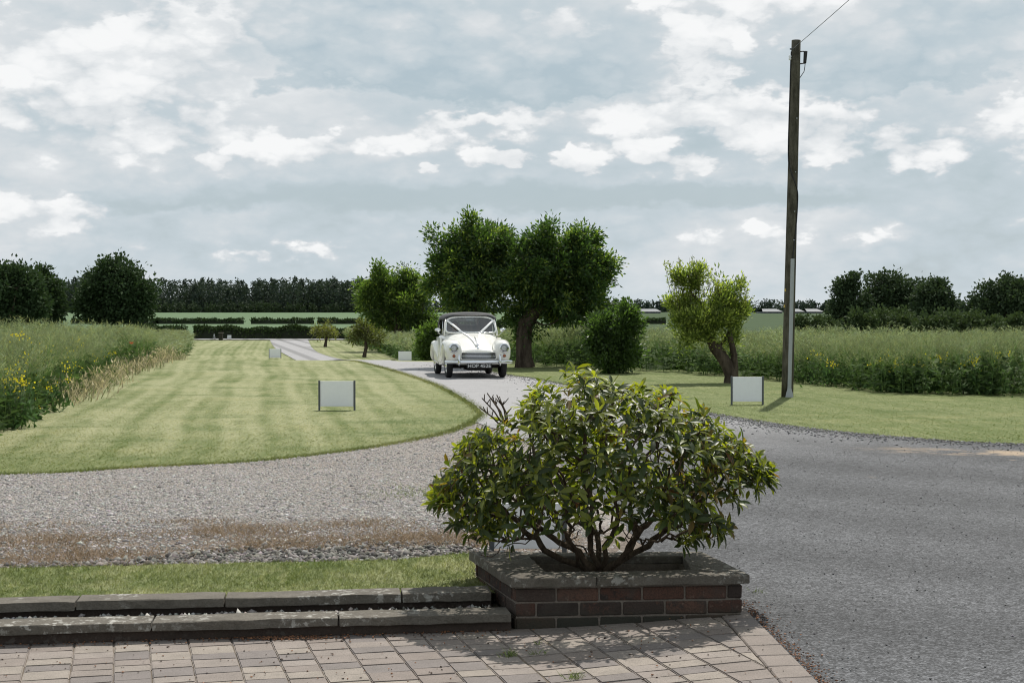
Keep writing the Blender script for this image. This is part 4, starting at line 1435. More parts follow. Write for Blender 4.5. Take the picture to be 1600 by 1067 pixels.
def hedge(name, label, p0, p1, h, depth, n, rg, L=0.25, group=None, cl=(0.020, 0.036, 0.014), ch=(0.055, 0.085, 0.03), gaps=()):
    p0, p1 = np.array(p0, float), np.array(p1, float)
    root = empty(name, (*p0, float(H(*p0))))
    tag(root, label, 'hedge', group)
    d = p1 - p0
    Ln = np.linalg.norm(d)
    d = d / Ln
    nn = np.array([-d[1], d[0]])
    t = rg.random(n) * Ln
    hh = h * (0.88 + 0.10 * np.sin(t * 0.9) + 0.10 * np.sin(t * 2.3 + 1))
    a = rg.random(n)
    z = hh * (1 - rg.random(n) ** 1.6 * a)
    s = (rg.random(n) - 0.5) * depth * np.where(z > 0.85 * hh, 0.9, 1.1)
    P = p0 + d * t[:, None] + nn * s[:, None]
    P = np.column_stack([P, H(P[:, 0], P[:, 1]) + z])
    # twiggy body so that the hedge is solid inside
    D = nrmz(rg.normal(0, 1, P.shape) + np.array([0, 0, .25]))
    k = rg.random((n, 1))
    v, f, c = leaf_quads(P - root.location, D, nrmz(np.cross(D, rg.normal(0, 1, P.shape))), L * rg.uniform(.6, 1.3, n), L * .6, np.array(cl) * (1 - k) + np.array(ch) * k)
    ob('foliage', mesh_np('foliage', v, f, M['farleaf'], c), root)
    m = max(2, int(Ln / 2.0))
    ts = np.linspace(0, Ln, m)
    st = []
    for q in ts:
        c0 = p0 + d * q
        zz = float(H(*c0)) - root.location[2]
        st.append((np.array([[c0[0] + nn[0] * e * depth * .36 - p0[0], c0[1] + nn[1] * e * depth * .36 - p0[1], zz + w] for e, w in ((-1, -.1), (-1, h * .72), (1, h * .72), (1, -.1))])))
    Vc = np.concatenate(st)
    Fc = [(i * 4 + j, i * 4 + j + 1, i * 4 + j + 5, i * 4 + j + 4) for i in range(m - 1) for j in range(3)]
    ob('stems', mesh_np('stems', Vc, np.array(Fc), M['hedge_core']), root)
    return root


M['hedge_core'] = simple('hedge_stems', (0.02, 0.026, 0.013), 0.95, var=0.4, scale=3)
hx = lambda px, Y: (px - 800) / FPX * Y
hedge('field_hedge', 'long clipped dark hedge across the end of the drive', (hx(303, 130), 130.5), (hx(612, 130), 129.5), 1.05, 1.4, 9000, rgf, 0.22)
hedge('field_hedge', 'short dark hedge end by the crop corner, left', (hx(205, 150), 150), (hx(284, 145), 145), 1.0, 1.3, 2200, rgf, 0.24)
hedge('field_hedge', 'low dark hedge behind the shrub and trees in the centre', (hx(660, 140), 140), (hx(925, 132), 132), 1.4, 1.5, 6000, rgf, 0.24)
for a_, c_, lab in ((112, 250, 'thin far hedge length behind the lone oak'), (244, 380, 'thin far hedge length, middle of the pale field'), (393, 461, 'thin far hedge length above the end of the drive'), (463, 490, 'shortest far hedge length, between two gaps'), (496, 566, 'thin far hedge length ending at the middle tree'), (900, 1040, 'thin far hedge right of the big tree')):
    hedge('far_hedge', lab, (hx(a_, 290), 290), (hx(c_, 290), 290), 0.95, 2.0, int((c_ - a_) * 12), rgf, 0.42, 'thin hedges across the far field')


# far wood and far tree line: masses of trees
def wood(name, label, x0, x1, Y, h0, h1, count, rg, conif, cl, ch, deep=40, L=1.0, per=170):
    parts = []
    for k in range(count):
        x = rg.uniform(x0, x1); y = Y + rg.uniform(0, deep)
        h = rg.uniform(h0, h1)
        z0 = float(H(x, y))
        n = per
        if rg.random() < conif:
            t = rg.random(n) ** 0.8
            rr = (1 - t) * h * 0.20 * rg.uniform(0.5, 1.1, n) + 0.25
            zz = t * h
        else:
            d = nrmz(rg.normal(0, 1, (n, 3)))
            zz = h * 0.58 + d[:, 2] * h * 0.40
            rr = h * 0.34 * np.sqrt(1 - d[:, 2] ** 2) * rg.uniform(.7, 1.05, n)
            zz = np.where(rg.random(n) < .25, rg.random(n) * h * .5, zz)
        a = rg.uniform(0, 6.283, n)
        P = np.column_stack([x + rr * np.cos(a), y + rr * np.sin(a), z0 + zz])
        D = nrmz(rg.normal(0, 1, (n, 3)))
        kk = np.clip(rg.random() * .6 + rg.random((n, 1)) * .4, 0, 1)
        parts.append(leaf_quads(P, D, nrmz(np.cross(D, rg.normal(0, 1, (n, 3)))), L * rg.uniform(.7, 1.5, n), L * .8, np.array(cl) * (1 - kk) + np.array(ch) * kk))
    V, F, C = [], [], []
    o = 0
    for v, f, c in parts:
        V.append(v); F.append(f + o); C.append(c); o += len(v)
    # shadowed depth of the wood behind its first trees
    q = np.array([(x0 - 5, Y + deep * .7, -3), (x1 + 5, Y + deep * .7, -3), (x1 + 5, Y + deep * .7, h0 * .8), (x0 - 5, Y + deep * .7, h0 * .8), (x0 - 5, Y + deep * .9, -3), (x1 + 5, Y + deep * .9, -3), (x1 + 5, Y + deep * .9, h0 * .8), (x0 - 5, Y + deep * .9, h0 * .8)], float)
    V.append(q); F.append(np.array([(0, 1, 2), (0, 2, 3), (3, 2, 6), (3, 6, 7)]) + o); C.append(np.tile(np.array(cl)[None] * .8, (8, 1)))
    tag(ob(name, mesh_np(name, np.concatenate(V), np.concatenate(F), M['farleaf'], np.concatenate(C))), label, 'wood', kind='stuff')


wood('far_wood', 'long dark wood along the horizon on the left', hx(-60, 620), hx(640, 620), 620, 9.5, 14.5, 480, rgf, 0.35, (0.030, 0.044, 0.036), (0.060, 0.082, 0.060), 45, 0.9)  # lighter and bluer leaves, distance haze put into the colour
wood('far_wood', 'distant blue-green line of trees on the right horizon', hx(640, 900), hx(1700, 900), 900, 5.0, 8.0, 330, rgf, 0.1, (0.030, 0.046, 0.040), (0.055, 0.078, 0.060), 40, 1.1, 90)  # bluish haze of the distance put into the leaf colour
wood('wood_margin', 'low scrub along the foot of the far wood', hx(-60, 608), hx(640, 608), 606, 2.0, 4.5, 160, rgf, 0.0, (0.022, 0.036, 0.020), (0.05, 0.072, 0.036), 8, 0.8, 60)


# --- oilseed rape gone to pod: dense crop on both sides
def crop_template(rg, lod):
    tris, cols = [], []

    def sliver(p, q, w, c):
        d = q - p
        s = np.cross(d, rg.normal(0, 1, 3)); s /= np.linalg.norm(s) + 1e-9
        tris.append([p - s * w / 2, p + s * w / 2, q]); cols.append(c)
    gp_ = np.array([0.235, 0.275, 0.165]); gd_ = np.array([0.072, 0.116, 0.044]); ye = np.array([0.26, 0.27, 0.13])
    wpod = (0.009, 0.014, 0.024)[lod]
    npod = (10, 7, 5)[lod]
    nb = (7, 6, 5)[lod]
    sliver(np.zeros(3), np.array([rg.normal(0, .04), rg.normal(0, .04), 0.95]), 0.014, gd_ * 1.3)
    for k in range(nb):
        z0 = rg.uniform(0.35, 0.75)
        a = rg.uniform(0, 6.283)
        r = rg.uniform(0.10, 0.26)
        p = np.array([0, 0, z0]); q = np.array([r * math.cos(a), r * math.sin(a), rg.uniform(0.86, 1.04)])
        sliver(p, q, 0.010, gd_ * 1.6)
        for j in range(npod):
            t = rg.uniform(0.35, 1.0)
            b_ = p + (q - p) * t
            e = b_ + nrmz(np.array([rg.normal(0, .8), rg.normal(0, .8), 0.65])) * rg.uniform(0.05, 0.085) * (1, 1.3, 1.8)[lod]
            sliver(b_, e, wpod, (gp_ if rg.random() < .8 else ye) * rg.uniform(.65, 1.3))
    for k in range((12, 8, 4)[lod]):
        a = rg.uniform(0, 6.283)
        z = rg.uniform(0.05, 0.62)
        r = rg.uniform(0.02, 0.10)
        b_ = np.array([r * math.cos(a), r * math.sin(a), z])
        e = b_ + np.array([math.cos(a), math.sin(a), rg.uniform(-.5, .5)]) * rg.uniform(.10, .17)
        sliver(b_, e, 0.07 if lod < 2 else 0.1, gd_ * rg.uniform(.6, 1.3))
    return np.array(tris), np.array(cols)


def crop(name, label, edge, interior_dir, hgt, rg, xlim, far_y, core_inset=2.0):
    """edge: polyline of the crop's border, interior_dir: +1 crop lies to the right, -1 left"""
    edge = np.asarray(edge)
    if interior_dir > 0:
        poly = np.concatenate([edge, [(xlim, edge[-1, 1]), (xlim, far_y), (edge[0, 0] + 20, far_y)]])
    else:
        poly = np.concatenate([edge, [(xlim, edge[-1, 1]), (xlim, edge[0, 1])]])
    pts, lod = [], []
    seg0, seg1 = edge[:-1], edge[1:]

    def dist(P):
        best = np.full(len(P), 1e9)
        for a, b_ in zip(seg0, seg1):
            ab = b_ - a
            t = np.clip(((P - a) @ ab) / (ab @ ab + 1e-9), 0, 1)
            best = np.minimum(best, np.linalg.norm(P - a - t[:, None] * ab, axis=1))
        return best
    lo, hi = poly.min(0), poly.max(0)
    n = int((hi - lo).prod() * 24)
    P = rg.uniform(lo, hi, (n, 2))
    P = P[np.abs(P[:, 0] / np.maximum(P[:, 1], 1)) < 0.40]
    P = P[inside(poly, P)]
    dd = dist(P)
    Y = P[:, 1]
    want = np.where(dd < 1.8, 19.0, np.where(dd < 5, 7.0, 2.8)) * np.clip(34 / Y, 0.12, 1.25)
    P = P[rg.random(len(P)) < want / 24.0]
    dd = dist(P)
    lodv = np.where(P[:, 1] < 34, 0, np.where(P[:, 1] < 60, 1, 2))
    Vs, Cs = [], []
    for l in range(3):
        for var in range(6):
            T, C = crop_template(rg, l)
            sel = np.nonzero(lodv == l)[0][var::6]
            if not len(sel): continue
            a = rg.uniform(0, 6.283, len(sel))
            h = hgt * rg.uniform(0.84, 1.10, len(sel)) * (0.93 + 0.06 * np.sin(P[sel, 0] * .8) + .04 * np.sin(P[sel, 1] * .5))
            h = h * np.where(dd[sel] < 0.30, rg.uniform(.7, 1.0, len(sel)), 1.0)
            h = h * (1 - 0.22 * S(42, 60, P[sel, 1])) if interior_dir < 0 else h
            lx, ly = rg.normal(0, .10, len(sel)), rg.normal(0, .10, len(sel))
            wd = (1.0, 1.25, 1.9)[l]
            X0, Y0, Z0 = T[..., 0].ravel() * wd, T[..., 1].ravel() * wd, T[..., 2].ravel()
            ca, sa = np.cos(a)[:, None], np.sin(a)[:, None]
            x = P[sel, 0][:, None] + X0 * ca - Y0 * sa + lx[:, None] * Z0 ** 2
            y = P[sel, 1][:, None] + X0 * sa + Y0 * ca + ly[:, None] * Z0 ** 2
            z = H(P[sel, 0], P[sel, 1])[:, None] + Z0 * h[:, None]
            Vs.append(np.stack([x, y, z], -1).reshape(-1, 3))
            cc = np.repeat(C, 3, 0)
            Cs.append((cc[None] * rg.uniform(.75, 1.25, (len(sel), 1, 1))).reshape(-1, 3))
    V = np.concatenate(Vs); C = np.concatenate(Cs)
    F = np.arange(len(V)).reshape(-1, 3)
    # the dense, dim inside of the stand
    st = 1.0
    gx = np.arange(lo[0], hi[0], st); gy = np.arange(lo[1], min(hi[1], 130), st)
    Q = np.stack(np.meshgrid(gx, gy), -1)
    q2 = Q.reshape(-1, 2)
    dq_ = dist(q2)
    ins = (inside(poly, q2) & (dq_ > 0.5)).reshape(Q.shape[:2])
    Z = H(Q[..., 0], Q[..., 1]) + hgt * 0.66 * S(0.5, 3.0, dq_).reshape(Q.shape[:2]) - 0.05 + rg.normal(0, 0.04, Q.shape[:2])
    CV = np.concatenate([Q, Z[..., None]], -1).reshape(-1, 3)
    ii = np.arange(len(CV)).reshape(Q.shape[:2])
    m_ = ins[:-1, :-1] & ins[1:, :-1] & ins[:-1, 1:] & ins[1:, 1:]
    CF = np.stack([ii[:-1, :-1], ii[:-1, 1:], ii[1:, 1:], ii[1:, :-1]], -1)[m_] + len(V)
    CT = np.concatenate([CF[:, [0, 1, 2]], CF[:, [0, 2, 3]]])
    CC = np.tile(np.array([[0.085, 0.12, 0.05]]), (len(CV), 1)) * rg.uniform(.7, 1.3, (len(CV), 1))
    tag(ob(name, mesh_np(name, np.concatenate([V, CV]), np.concatenate([F, CT]), M['crop'], np.concatenate([C, CC]))), label, 'crop', kind='stuff')


rgc = np.random.default_rng(9)
crop('oilseed_crop', 'tall grey-green podding crop filling the left field', CROP_L, -1, 1.22, rgc, -52, 120)
crop('oilseed_crop', 'tall green podding crop behind the right-hand lawn', CROP_R, 1, 1.12, rgc, 46, 95)

# dry grass verge along the left crop
line = CROP_L[(CROP_L[:, 1] > 24.5) & (CROP_L[:, 1] < 66)]
q, hq = [], []
for a, c_ in zip(line[:-1], line[1:]):
    L_ = np.linalg.norm(c_ - a)
    k = int(L_ * 105)
    t_ = a + (c_ - a) * rgc.random((k, 1))
    q.append(t_ + np.column_stack([rgc.normal(0.05, 0.28, k), rgc.normal(0, .2, k)]))
q = np.concatenate(q)
tuft = np.sin(q[:, 1] * 2.9 + 1) * np.sin(q[:, 1] * 1.13 + q[:, 0] * 2) + 0.6 * np.sin(q[:, 1] * 7.1)
ok = tuft + rgc.normal(0, .5, len(q)) > -0.5
q, tuft = q[ok], tuft[ok]
q = np.column_stack([q, H(q[:, 0], q[:, 1])])
v, f, c = blades(q, 0.36, 0.018, rgc, 0.6)
v2 = v.reshape(-1, 3, 3)
sc_ = np.clip(0.75 + 0.35 * tuft, .35, 1.15)[:, None]
v2[:, 2, :] = q + (v2[:, 2, :] - q) * sc_
# seed heads: short slivers at the tips
hd = v2[:, 2, :].copy()
vh, fh, ch_ = blades(hd - np.array([0, 0, .05]), 0.10, 0.030, rgc, 0.6)
cb_ = np.array([[0.38, 0.33, 0.22]]) * rgc.uniform(.5, 1.4, (len(q), 1))
gr_ = rgc.random((len(q), 1)) < .25
cb_ = np.where(gr_, np.array([[0.13, 0.16, 0.06]]), cb_)
v = np.concatenate([v, vh]); f = np.arange(len(v)).reshape(-1, 3)
c = np.concatenate([np.repeat(cb_, 3, 0), np.repeat(cb_ * 1.35, 3, 0)])
tag(ob('dry_verge', mesh_np('dry_verge', v, f, M['drygrass'], c)), 'straw-coloured dry grasses along the edge of the left crop', 'dry grass', kind='stuff')
# coarse weeds at the crop's near corners
q = np.concatenate([scatter([(-8.2, 18.2), (-6.5, 18.2), (-6.7, 20.0), (-7.1, 22.5), (-9, 22.5)], 500, rgc), scatter([(5.8, 31), (9.8, 26.8), (12, 26.6), (12, 28.6), (6.5, 33.5)], 1400, rgc)])
Dq = nrmz(rgc.normal(0, .7, q.shape) + np.array([0, 0, .7]))
q[:, 2] += rgc.random(len(q)) * 0.35
v, f, c = leaf_quads(q, Dq, nrmz(np.cross(Dq, rgc.normal(0, 1, q.shape))), rgc.uniform(.06, .13, len(q)), .04, np.array([[0.055, 0.10, 0.035]]) * rgc.uniform(.6, 1.6, (len(q), 1)))
tag(ob('field_weeds', mesh_np('field_weeds', v, f, M['crop'], c)), 'broad-leaved weeds at the foot of both crops', 'weeds', kind='stuff')


# flowering rape plants that stand out in yellow
def flower_plant(label, px, py, Y, rg, n=26, spread=0.16, nl=40):
    top = at(px, py, Y)
    z0 = float(H(top[0], Y))
    root = empty('flowering_plant', (top[0], Y, z0))
    tag(root, label, 'flower', 'yellow flowering plants in the crop')
    st, P = [], []
    for k in range(5):
        e = np.array([rg.normal(0, spread * .7), rg.normal(0, spread * .5), top[2] - z0 + rg.normal(0, .05)])
        st.append(tube([(0, 0, 0), e * np.array([.3, .3, .55]), e], [.006, .005, .002], 4))
        P.append(e + rg.normal(0, 1, (n // 5, 3)) * np.array([.035, .035, .045]))
    V, F = merge(st)
    ob('stems', mesh_np('stems', V, F, M['green_stem']), root)
    P = np.concatenate(P)
    D = nrmz(rg.normal(0, 1, P.shape) + np.array([0, -.3, .6]))
    v, f, c = leaf_quads(P, D, nrmz(np.cross(D, rg.normal(0, 1, P.shape))), .034, .03, np.array([[0.72, 0.60, 0.045]]) * rg.uniform(.7, 1.15, (len(P), 1)))
    tag(ob('petals', mesh_np('petals', v, f, M['crop'], c), root), kind='stuff')
    zl = rg.random(nl) * (top[2] - z0) * .75
    Pl_ = np.column_stack([rg.normal(0, .10, nl), rg.normal(0, .10, nl), zl])
    D = nrmz(rg.normal(0, 1, Pl_.shape))
    v, f, c = leaf_quads(Pl_, D, nrmz(np.cross(D, rg.normal(0, 1, Pl_.shape))), .14, .05, np.array([[0.06, 0.11, 0.04]]) * rg.uniform(.6, 1.5, (nl, 1)))
    tag(ob('leaves', mesh_np('leaves', v, f, M['crop'], c), root), kind='stuff')


M['green_stem'] = simple('green_stem', (0.09, 0.13, 0.05), 0.7)
spots = [(12, 596, 20.2), (24, 584, 20.6), (33, 597, 20.4), (20, 606, 20.3), (40, 606, 20.8), (73, 601, 23.6), (84, 600, 23.8), (92, 581, 24.6), (71, 550, 26.5), (34, 563, 22.0), (47, 634, 22.0), (120, 571, 29.0), (142, 557, 32.5), (170, 553, 36.0), (115, 545, 31), (128, 535, 33), (27, 527, 24),
         (1392, 562, 29.9), (1412, 566, 29.6), (1378, 572, 30.2), (1402, 580, 29.6), (1527, 560, 29.3), (1506, 572, 29.3), (1545, 573, 29.2), (1556, 556, 29.6), (1270, 557, 33.2), (1300, 566, 32.2), (1430, 574, 29.6), (1462, 560, 30.2)]
ordn = ['1st', '2nd', '3rd'] + [f'{i}th' for i in range(4, 30)]
sl = sorted([s for s in spots if s[0] < 800]); sr = sorted([s for s in spots if s[0] > 800])
for k, (px, py, Y) in enumerate(sl):
    flower_plant(f'yellow flowering stalk in the left crop, {ordn[k]} from the left edge', px, py, Y, rgc)
for k, (px, py, Y) in enumerate(sr):
    Y = G(px, np.interp(px, [1221, 1311, 1375, 1487, 1600], [596, 607, 614, 617.5, 619.5]) - 2.0)[1] + 0.1
    flower_plant(f'yellow flowering stalk in the right crop, {ordn[k]} right of the pole', px, py, Y, rgc, 30, 0.18, 110)
# the single poppy
tp = at(211, 537, 37.2); z0 = float(H(tp[0], 37.2))
root = empty('poppy', (tp[0], 37.2, z0)); tag(root, 'single red-orange poppy standing in the left crop', 'flower')
V, F = tube([(0, 0, 0), (.03, 0, .4), (0, -.35, tp[2] - z0 - .02)], [.006, .005, .003], 5)
ob('stem', mesh_np('stem', V, F, M['green_stem']), root)
M['poppy'] = simple('poppy_petal', (0.62, 0.10, 0.02), 0.6)
lst = []
for k in range(5):
    a = k * 1.257
    pts = []
    for r_, z_ in ((.0, 0), (.035, .012), (.06, .045)):
        for w in (-.55, 0, .55):
            pts.append((r_ * math.cos(a + w), r_ * math.sin(a + w) - .35, tp[2] - z0 + z_))
    lst.append((np.array(pts), np.array([(i * 3 + j, i * 3 + j + 1, i * 3 + j + 4, i * 3 + j + 3) for i in range(2) for j in range(2)])))
V, F = merge(lst)
ob('petals', mesh_np('petals', V, F, M['poppy']), root)


# --- the big rhododendron in the planter
def rhododendron():
    rg = np.random.default_rng(4)
    base = np.array([0.475, 7.93, 0.135])
    root = empty('rhododendron', base)
    tag(root, 'large spreading evergreen shrub with glossy leaves growing in the brick planter', 'shrub')
    Yc = 7.93
    top = np.array([(663, 772), (672, 735), (690, 702), (720, 668), (760, 648), (800, 628), (822, 602), (850, 574), (880, 561), (920, 560), (948, 572), (966, 590), (1000, 582), (1050, 596), (1090, 612), (1130, 648), (1180, 678), (1212, 715), (1218, 742)], float)
    top[:, 0] = 935 + (top[:, 0] - 935) * 0.955; top[:, 1] += 16
    bot = np.array([(663, 785), (680, 806), (720, 828), (780, 846), (860, 850), (960, 842), (1040, 850), (1090, 852), (1125, 828), (1140, 782), (1180, 765), (1218, 750)], float)
    bot[:, 0] = 935 + (bot[:, 0] - 935) * 0.955; bot[:, 1] -= 10
    s = Yc / FPX
    tips, dirs = [], []
    # tips over the outside of the dome and some inside
    tries = 0
    while len(tips) < 860 and tries < 60000:
        tries += 1
        px = rg.uniform(676, 1205)
        yt = np.interp(px, top[:, 0], top[:, 1]); yb = np.interp(px, bot[:, 0], bot[:, 1])
        w = rg.random()
        py = yt + (yb - yt) * w
        half = 0.66 * math.sqrt(max(0.02, 1 - ((px - 935) / 300) ** 2)) * (1 - 0.55 * (1 - min(1, (py - yt) / 120)) ** 2)
        half *= 1 - 0.5 * max(0, (py - 790) / 70)
        u = rg.uniform(-1, 1)
        u = math.copysign(abs(u) ** 0.45, u)
        edge = min((py - yt) / 60, 1)
        # leafless, open lower middle
        if py > 800 and 800 < px < 1050 and rg.random() < 0.80: continue
        if py > 760 and 830 < px < 1020 and rg.random() < 0.5: continue
        if abs(u) < 0.55 and edge > 0.9 and rg.random() < 0.85: continue
        hol = math.sin(px * .047 + 1.3) * math.sin(py * .055 + .4 + px * .013) + .5 * math.sin(px * .11 + py * .09)
        if hol < -0.25 and rg.random() < 0.85: continue
        if edge < 0.5 and math.sin(px * .085) + math.sin(px * .19 + 2) < -0.3 and rg.random() < .8: continue
        Yp = Yc + half * u
        q = at(px, py, Yc) + np.array([0, Yp - Yc, 0])
        if any(np.linalg.norm(q - t) < 0.040 for t in tips[-1000:]): continue
        tips.append(q)
        o = q - np.array([base[0], Yc, 0.55])
        dirs.append(o)
    T = np.array(tips)
    Dn = nrmz(nrmz(np.array(dirs)) * 0.8 + np.array([0, 0, 0.55]) + rg.normal(0, .25, T.shape))
    # branches
    seeds = [(0, 0, 0), (-.02, 0, .05)]
    par = [-1, 0]
    for (dx, dy, dz) in ((-.16, .02, .16), (.13, -.09, .12), (.0, .08, .17), (-.05, -.10, .15), (.24, .03, .15), (-.24, .09, .10), (.06, .02, .2), (-.13, -.13, .10), (.17, .13, .11)):
        i0 = 1
        for k in (0.45, 0.75, 1.0):
            seeds.append((-.02 + dx * k + rg.normal(0, .012), dy * k + rg.normal(0, .012), .05 + dz * k)); par.append(i0); i0 = len(seeds) - 1
    # leafless twigs fill the lower inside of the bush
    tw = []
    for _ in range(420):
        px = rg.uniform(730, 1110); py = rg.uniform(715, 850)
        tw.append(at(px, py, Yc) + np.array([0, rg.uniform(-.42, .42), 0]))
    A_ = np.concatenate([T, np.array(tw)]) - base
    N, pr = grow(seeds, par, A_, 0.038, 0.045, 110, 0.30, rg)
    V, F, _ = branch_mesh(N, pr, 0.0030, 0.036, 6, 2.5)
    ob('branches', mesh_np('branches', V, F, M['twig'], smooth=True), root)
    # bare dead twigs at the upper left
    lst = []
    b0 = at(800, 665, 7.85) - base
    for (px, py) in ((753, 622), (761, 614), (768, 622), (776, 617), (749, 636), (783, 628)):
        e = at(px, py, 7.8 + random.uniform(-.08, .08)) - base
        m_ = b0 * .35 + e * .65 + np.array([.01, 0, -.02])
        lst.append(tube([b0, b0 * .6 + e * .4 + np.array([0, 0, -.03]), m_, e], [.005, .0045, .004, .003], 5))
        for k in range(3):
            s_ = m_ + (e - m_) * rg.random()
            lst.append(tube([s_, s_ + np.array([rg.normal(0, .015), rg.normal(0, .01), .02 + .02 * rg.random()])], [.003, .0022], 4))
    V, F = merge(lst)
    ob('dead_twigs', mesh_np('dead_twigs', V, F, M['twig']), root)
    # a leaf: lance shaped, folded at the midrib, curling down
    ts = np.array([0.0, 0.22, 0.5, 0.78, 1.0]); ws = np.array([0.10, 0.62, 1.0, 0.72, 0.0]) * 0.165
    TV = [(0, 0, 0)]
    for t_, w_ in zip(ts[1:-1], ws[1:-1]):
        zc = -0.22 * t_ ** 2 + 0.05 * t_
        TV += [(-w_, t_, zc + 0.05), (0, t_, zc), (w_, t_, zc + 0.05)]
    TV.append((0, 1.0, -0.20))
    TV = np.array(TV)
    TF = [(0, 2, 1), (0, 3, 2)]
    for i in range(2):
        a_ = 1 + 3 * i
        for j in range(2):
            TF += [(a_ + j, a_ + j + 1, a_ + j + 4), (a_ + j, a_ + j + 4, a_ + j + 3)]
    TF += [(7, 8, 10), (8, 9, 10)]
    TF = np.array(TF)
    TF = np.array([t for t in TF])[:, ::-1] if False else TF
    Rm, Po, Sc, Co = [], [], [], []
    for q, d in zip(T, Dn):
        n = rg.integers(7, 12)
        r1 = np.cross(d, rg.normal(0, 1, 3)); r1 /= np.linalg.norm(r1)
        r2 = np.cross(d, r1)
        fresh = rg.random()
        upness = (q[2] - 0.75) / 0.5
        zone = rg.random()
        for k in range(n):
            a = 2 * math.pi * k / n * 2.4 + rg.normal(0, .25)
            inner = k > n - 4
            phi = R(rg.uniform(22, 55)) if inner else R(rg.uniform(55, 105))
            rad = r1 * math.cos(a) + r2 * math.sin(a)
            y_ = d * math.cos(phi) + rad * math.sin(phi) + np.array([0, 0, -.12])
            y_ /= np.linalg.norm(y_)
            z_ = d - y_ * (d @ y_) + rg.normal(0, .12, 3)
            x_ = np.cross(y_, z_); x_ /= np.linalg.norm(x_) + 1e-9
            z_ = np.cross(x_, y_)
            L = rg.uniform(0.046, 0.094) * (0.75 if inner else 1.0)
            Rm.append(np.stack([x_, y_, z_], 1)); Po.append(q + y_ * 0.006 - d * rg.uniform(0, .02) - base); Sc.append(L)
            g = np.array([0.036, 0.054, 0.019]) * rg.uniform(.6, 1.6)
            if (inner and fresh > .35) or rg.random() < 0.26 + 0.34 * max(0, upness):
                g = np.array([0.125, 0.145, 0.034]) * rg.uniform(.7, 1.35)  # fresh inner leaves, and more towards the top with backlight put into the colour
            if zone > (0.80 if q[0] > 0.75 else 0.93) and rg.random() < .4:
                g = np.array([0.12, 0.088, 0.034]) * rg.uniform(.7, 1.3)
            if rg.random() < 0.008: g = np.array([0.13, 0.06, 0.03])
            Co.append(g)
    Rm, Po, Sc, Co = np.array(Rm), np.array(Po), np.array(Sc), np.array(Co)
    order = np.argsort((Po[:, 1]) - 1.2 * Sc)               # nearest and largest first
    first, rest = order[:300], order[300:]
    # 12 tones of leaf for the single leaves
    kinds = []
    for k in range(12):
        c_ = Co[first[k * 25 + 7]]
        kinds.append((c_, mesh_np('leaf', TV, TF, M['rhodo'], np.tile(c_, (len(TV), 1)), True)))
    for i in first:
        c_ = Co[i]
        me = min(kinds, key=lambda t: np.abs(t[0] - c_).sum())[1]
        o = bpy.data.objects.new('leaf', me)
        m4 = Matrix.Identity(4)
        for a_ in range(3):
            for b_ in range(3):
                m4[a_][b_] = Rm[i][a_, b_] * Sc[i]
            m4[a_][3] = Po[i][a_]
        link(o, root)
        o.matrix_local = m4
    Vr = np.einsum('nij,vj->nvi', Rm[rest], TV) * Sc[rest][:, None, None] + Po[rest][:, None, :]
    Fr = (TF[None] + (np.arange(len(rest)) * len(TV))[:, None, None]).reshape(-1, 3)
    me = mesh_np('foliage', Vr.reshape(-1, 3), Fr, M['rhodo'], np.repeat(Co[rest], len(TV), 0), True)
    tag(ob('foliage', me, root), kind='stuff')


rhododendron()

# ================================================================== OBJECTS
def grid_faces(nr, nc, closed=False):
    F = []
    for i in range(nr - 1):
        for j in range(nc if closed else nc - 1):
            k = (j + 1) % nc
            F.append((i * nc + j, i * nc + k, (i + 1) * nc + k, (i + 1) * nc + j))
    return np.array(F)


def loft(rows, closed=False, caps=False):
    rows = [np.asarray(r, float) for r in rows]
    nc = len(rows[0])
    V = np.concatenate(rows)
    F = [grid_faces(len(rows), nc, closed)]
    if caps:
        c0, c1 = rows[0].mean(0), rows[-1].mean(0)
        V = np.concatenate([V, [c0, c1]])
        n0 = len(V) - 2
        last = (len(rows) - 1) * nc
        F.append(np.array([(n0, (j + 1) % nc, j) for j in range(nc)] + [(n0 + 1, last + j, last + (j + 1) % nc) for j in range(nc)]))
    return V, F


def fix_normals(me):
    bm = bmesh.new(); bm.from_mesh(me)
    bmesh.ops.remove_doubles(bm, verts=bm.verts, dist=1e-5)
    bmesh.ops.recalc_face_normals(bm, faces=bm.faces)
    bm.to_mesh(me); bm.free()
    return me


def text_mesh(name, body, size, m_, extr=0.0):
    cu = bpy.data.curves.new(name, 'FONT')
    cu.body = body
    cu.size = size
    cu.align_x = 'CENTER'
    cu.align_y = 'CENTER'
    cu.extrude = extr
    cu.resolution_u = 3
    cu.offset = 0.0012
    t = bpy.data.objects.new(name, cu)
    COL.objects.link(t)
    dg = bpy.context.evaluated_depsgraph_get()
    me = bpy.data.meshes.new_from_object(t.evaluated_get(dg))
    bpy.data.objects.remove(t)
    bpy.data.curves.remove(cu)
    me.materials.clear()
    me.materials.append(m_)
    return me


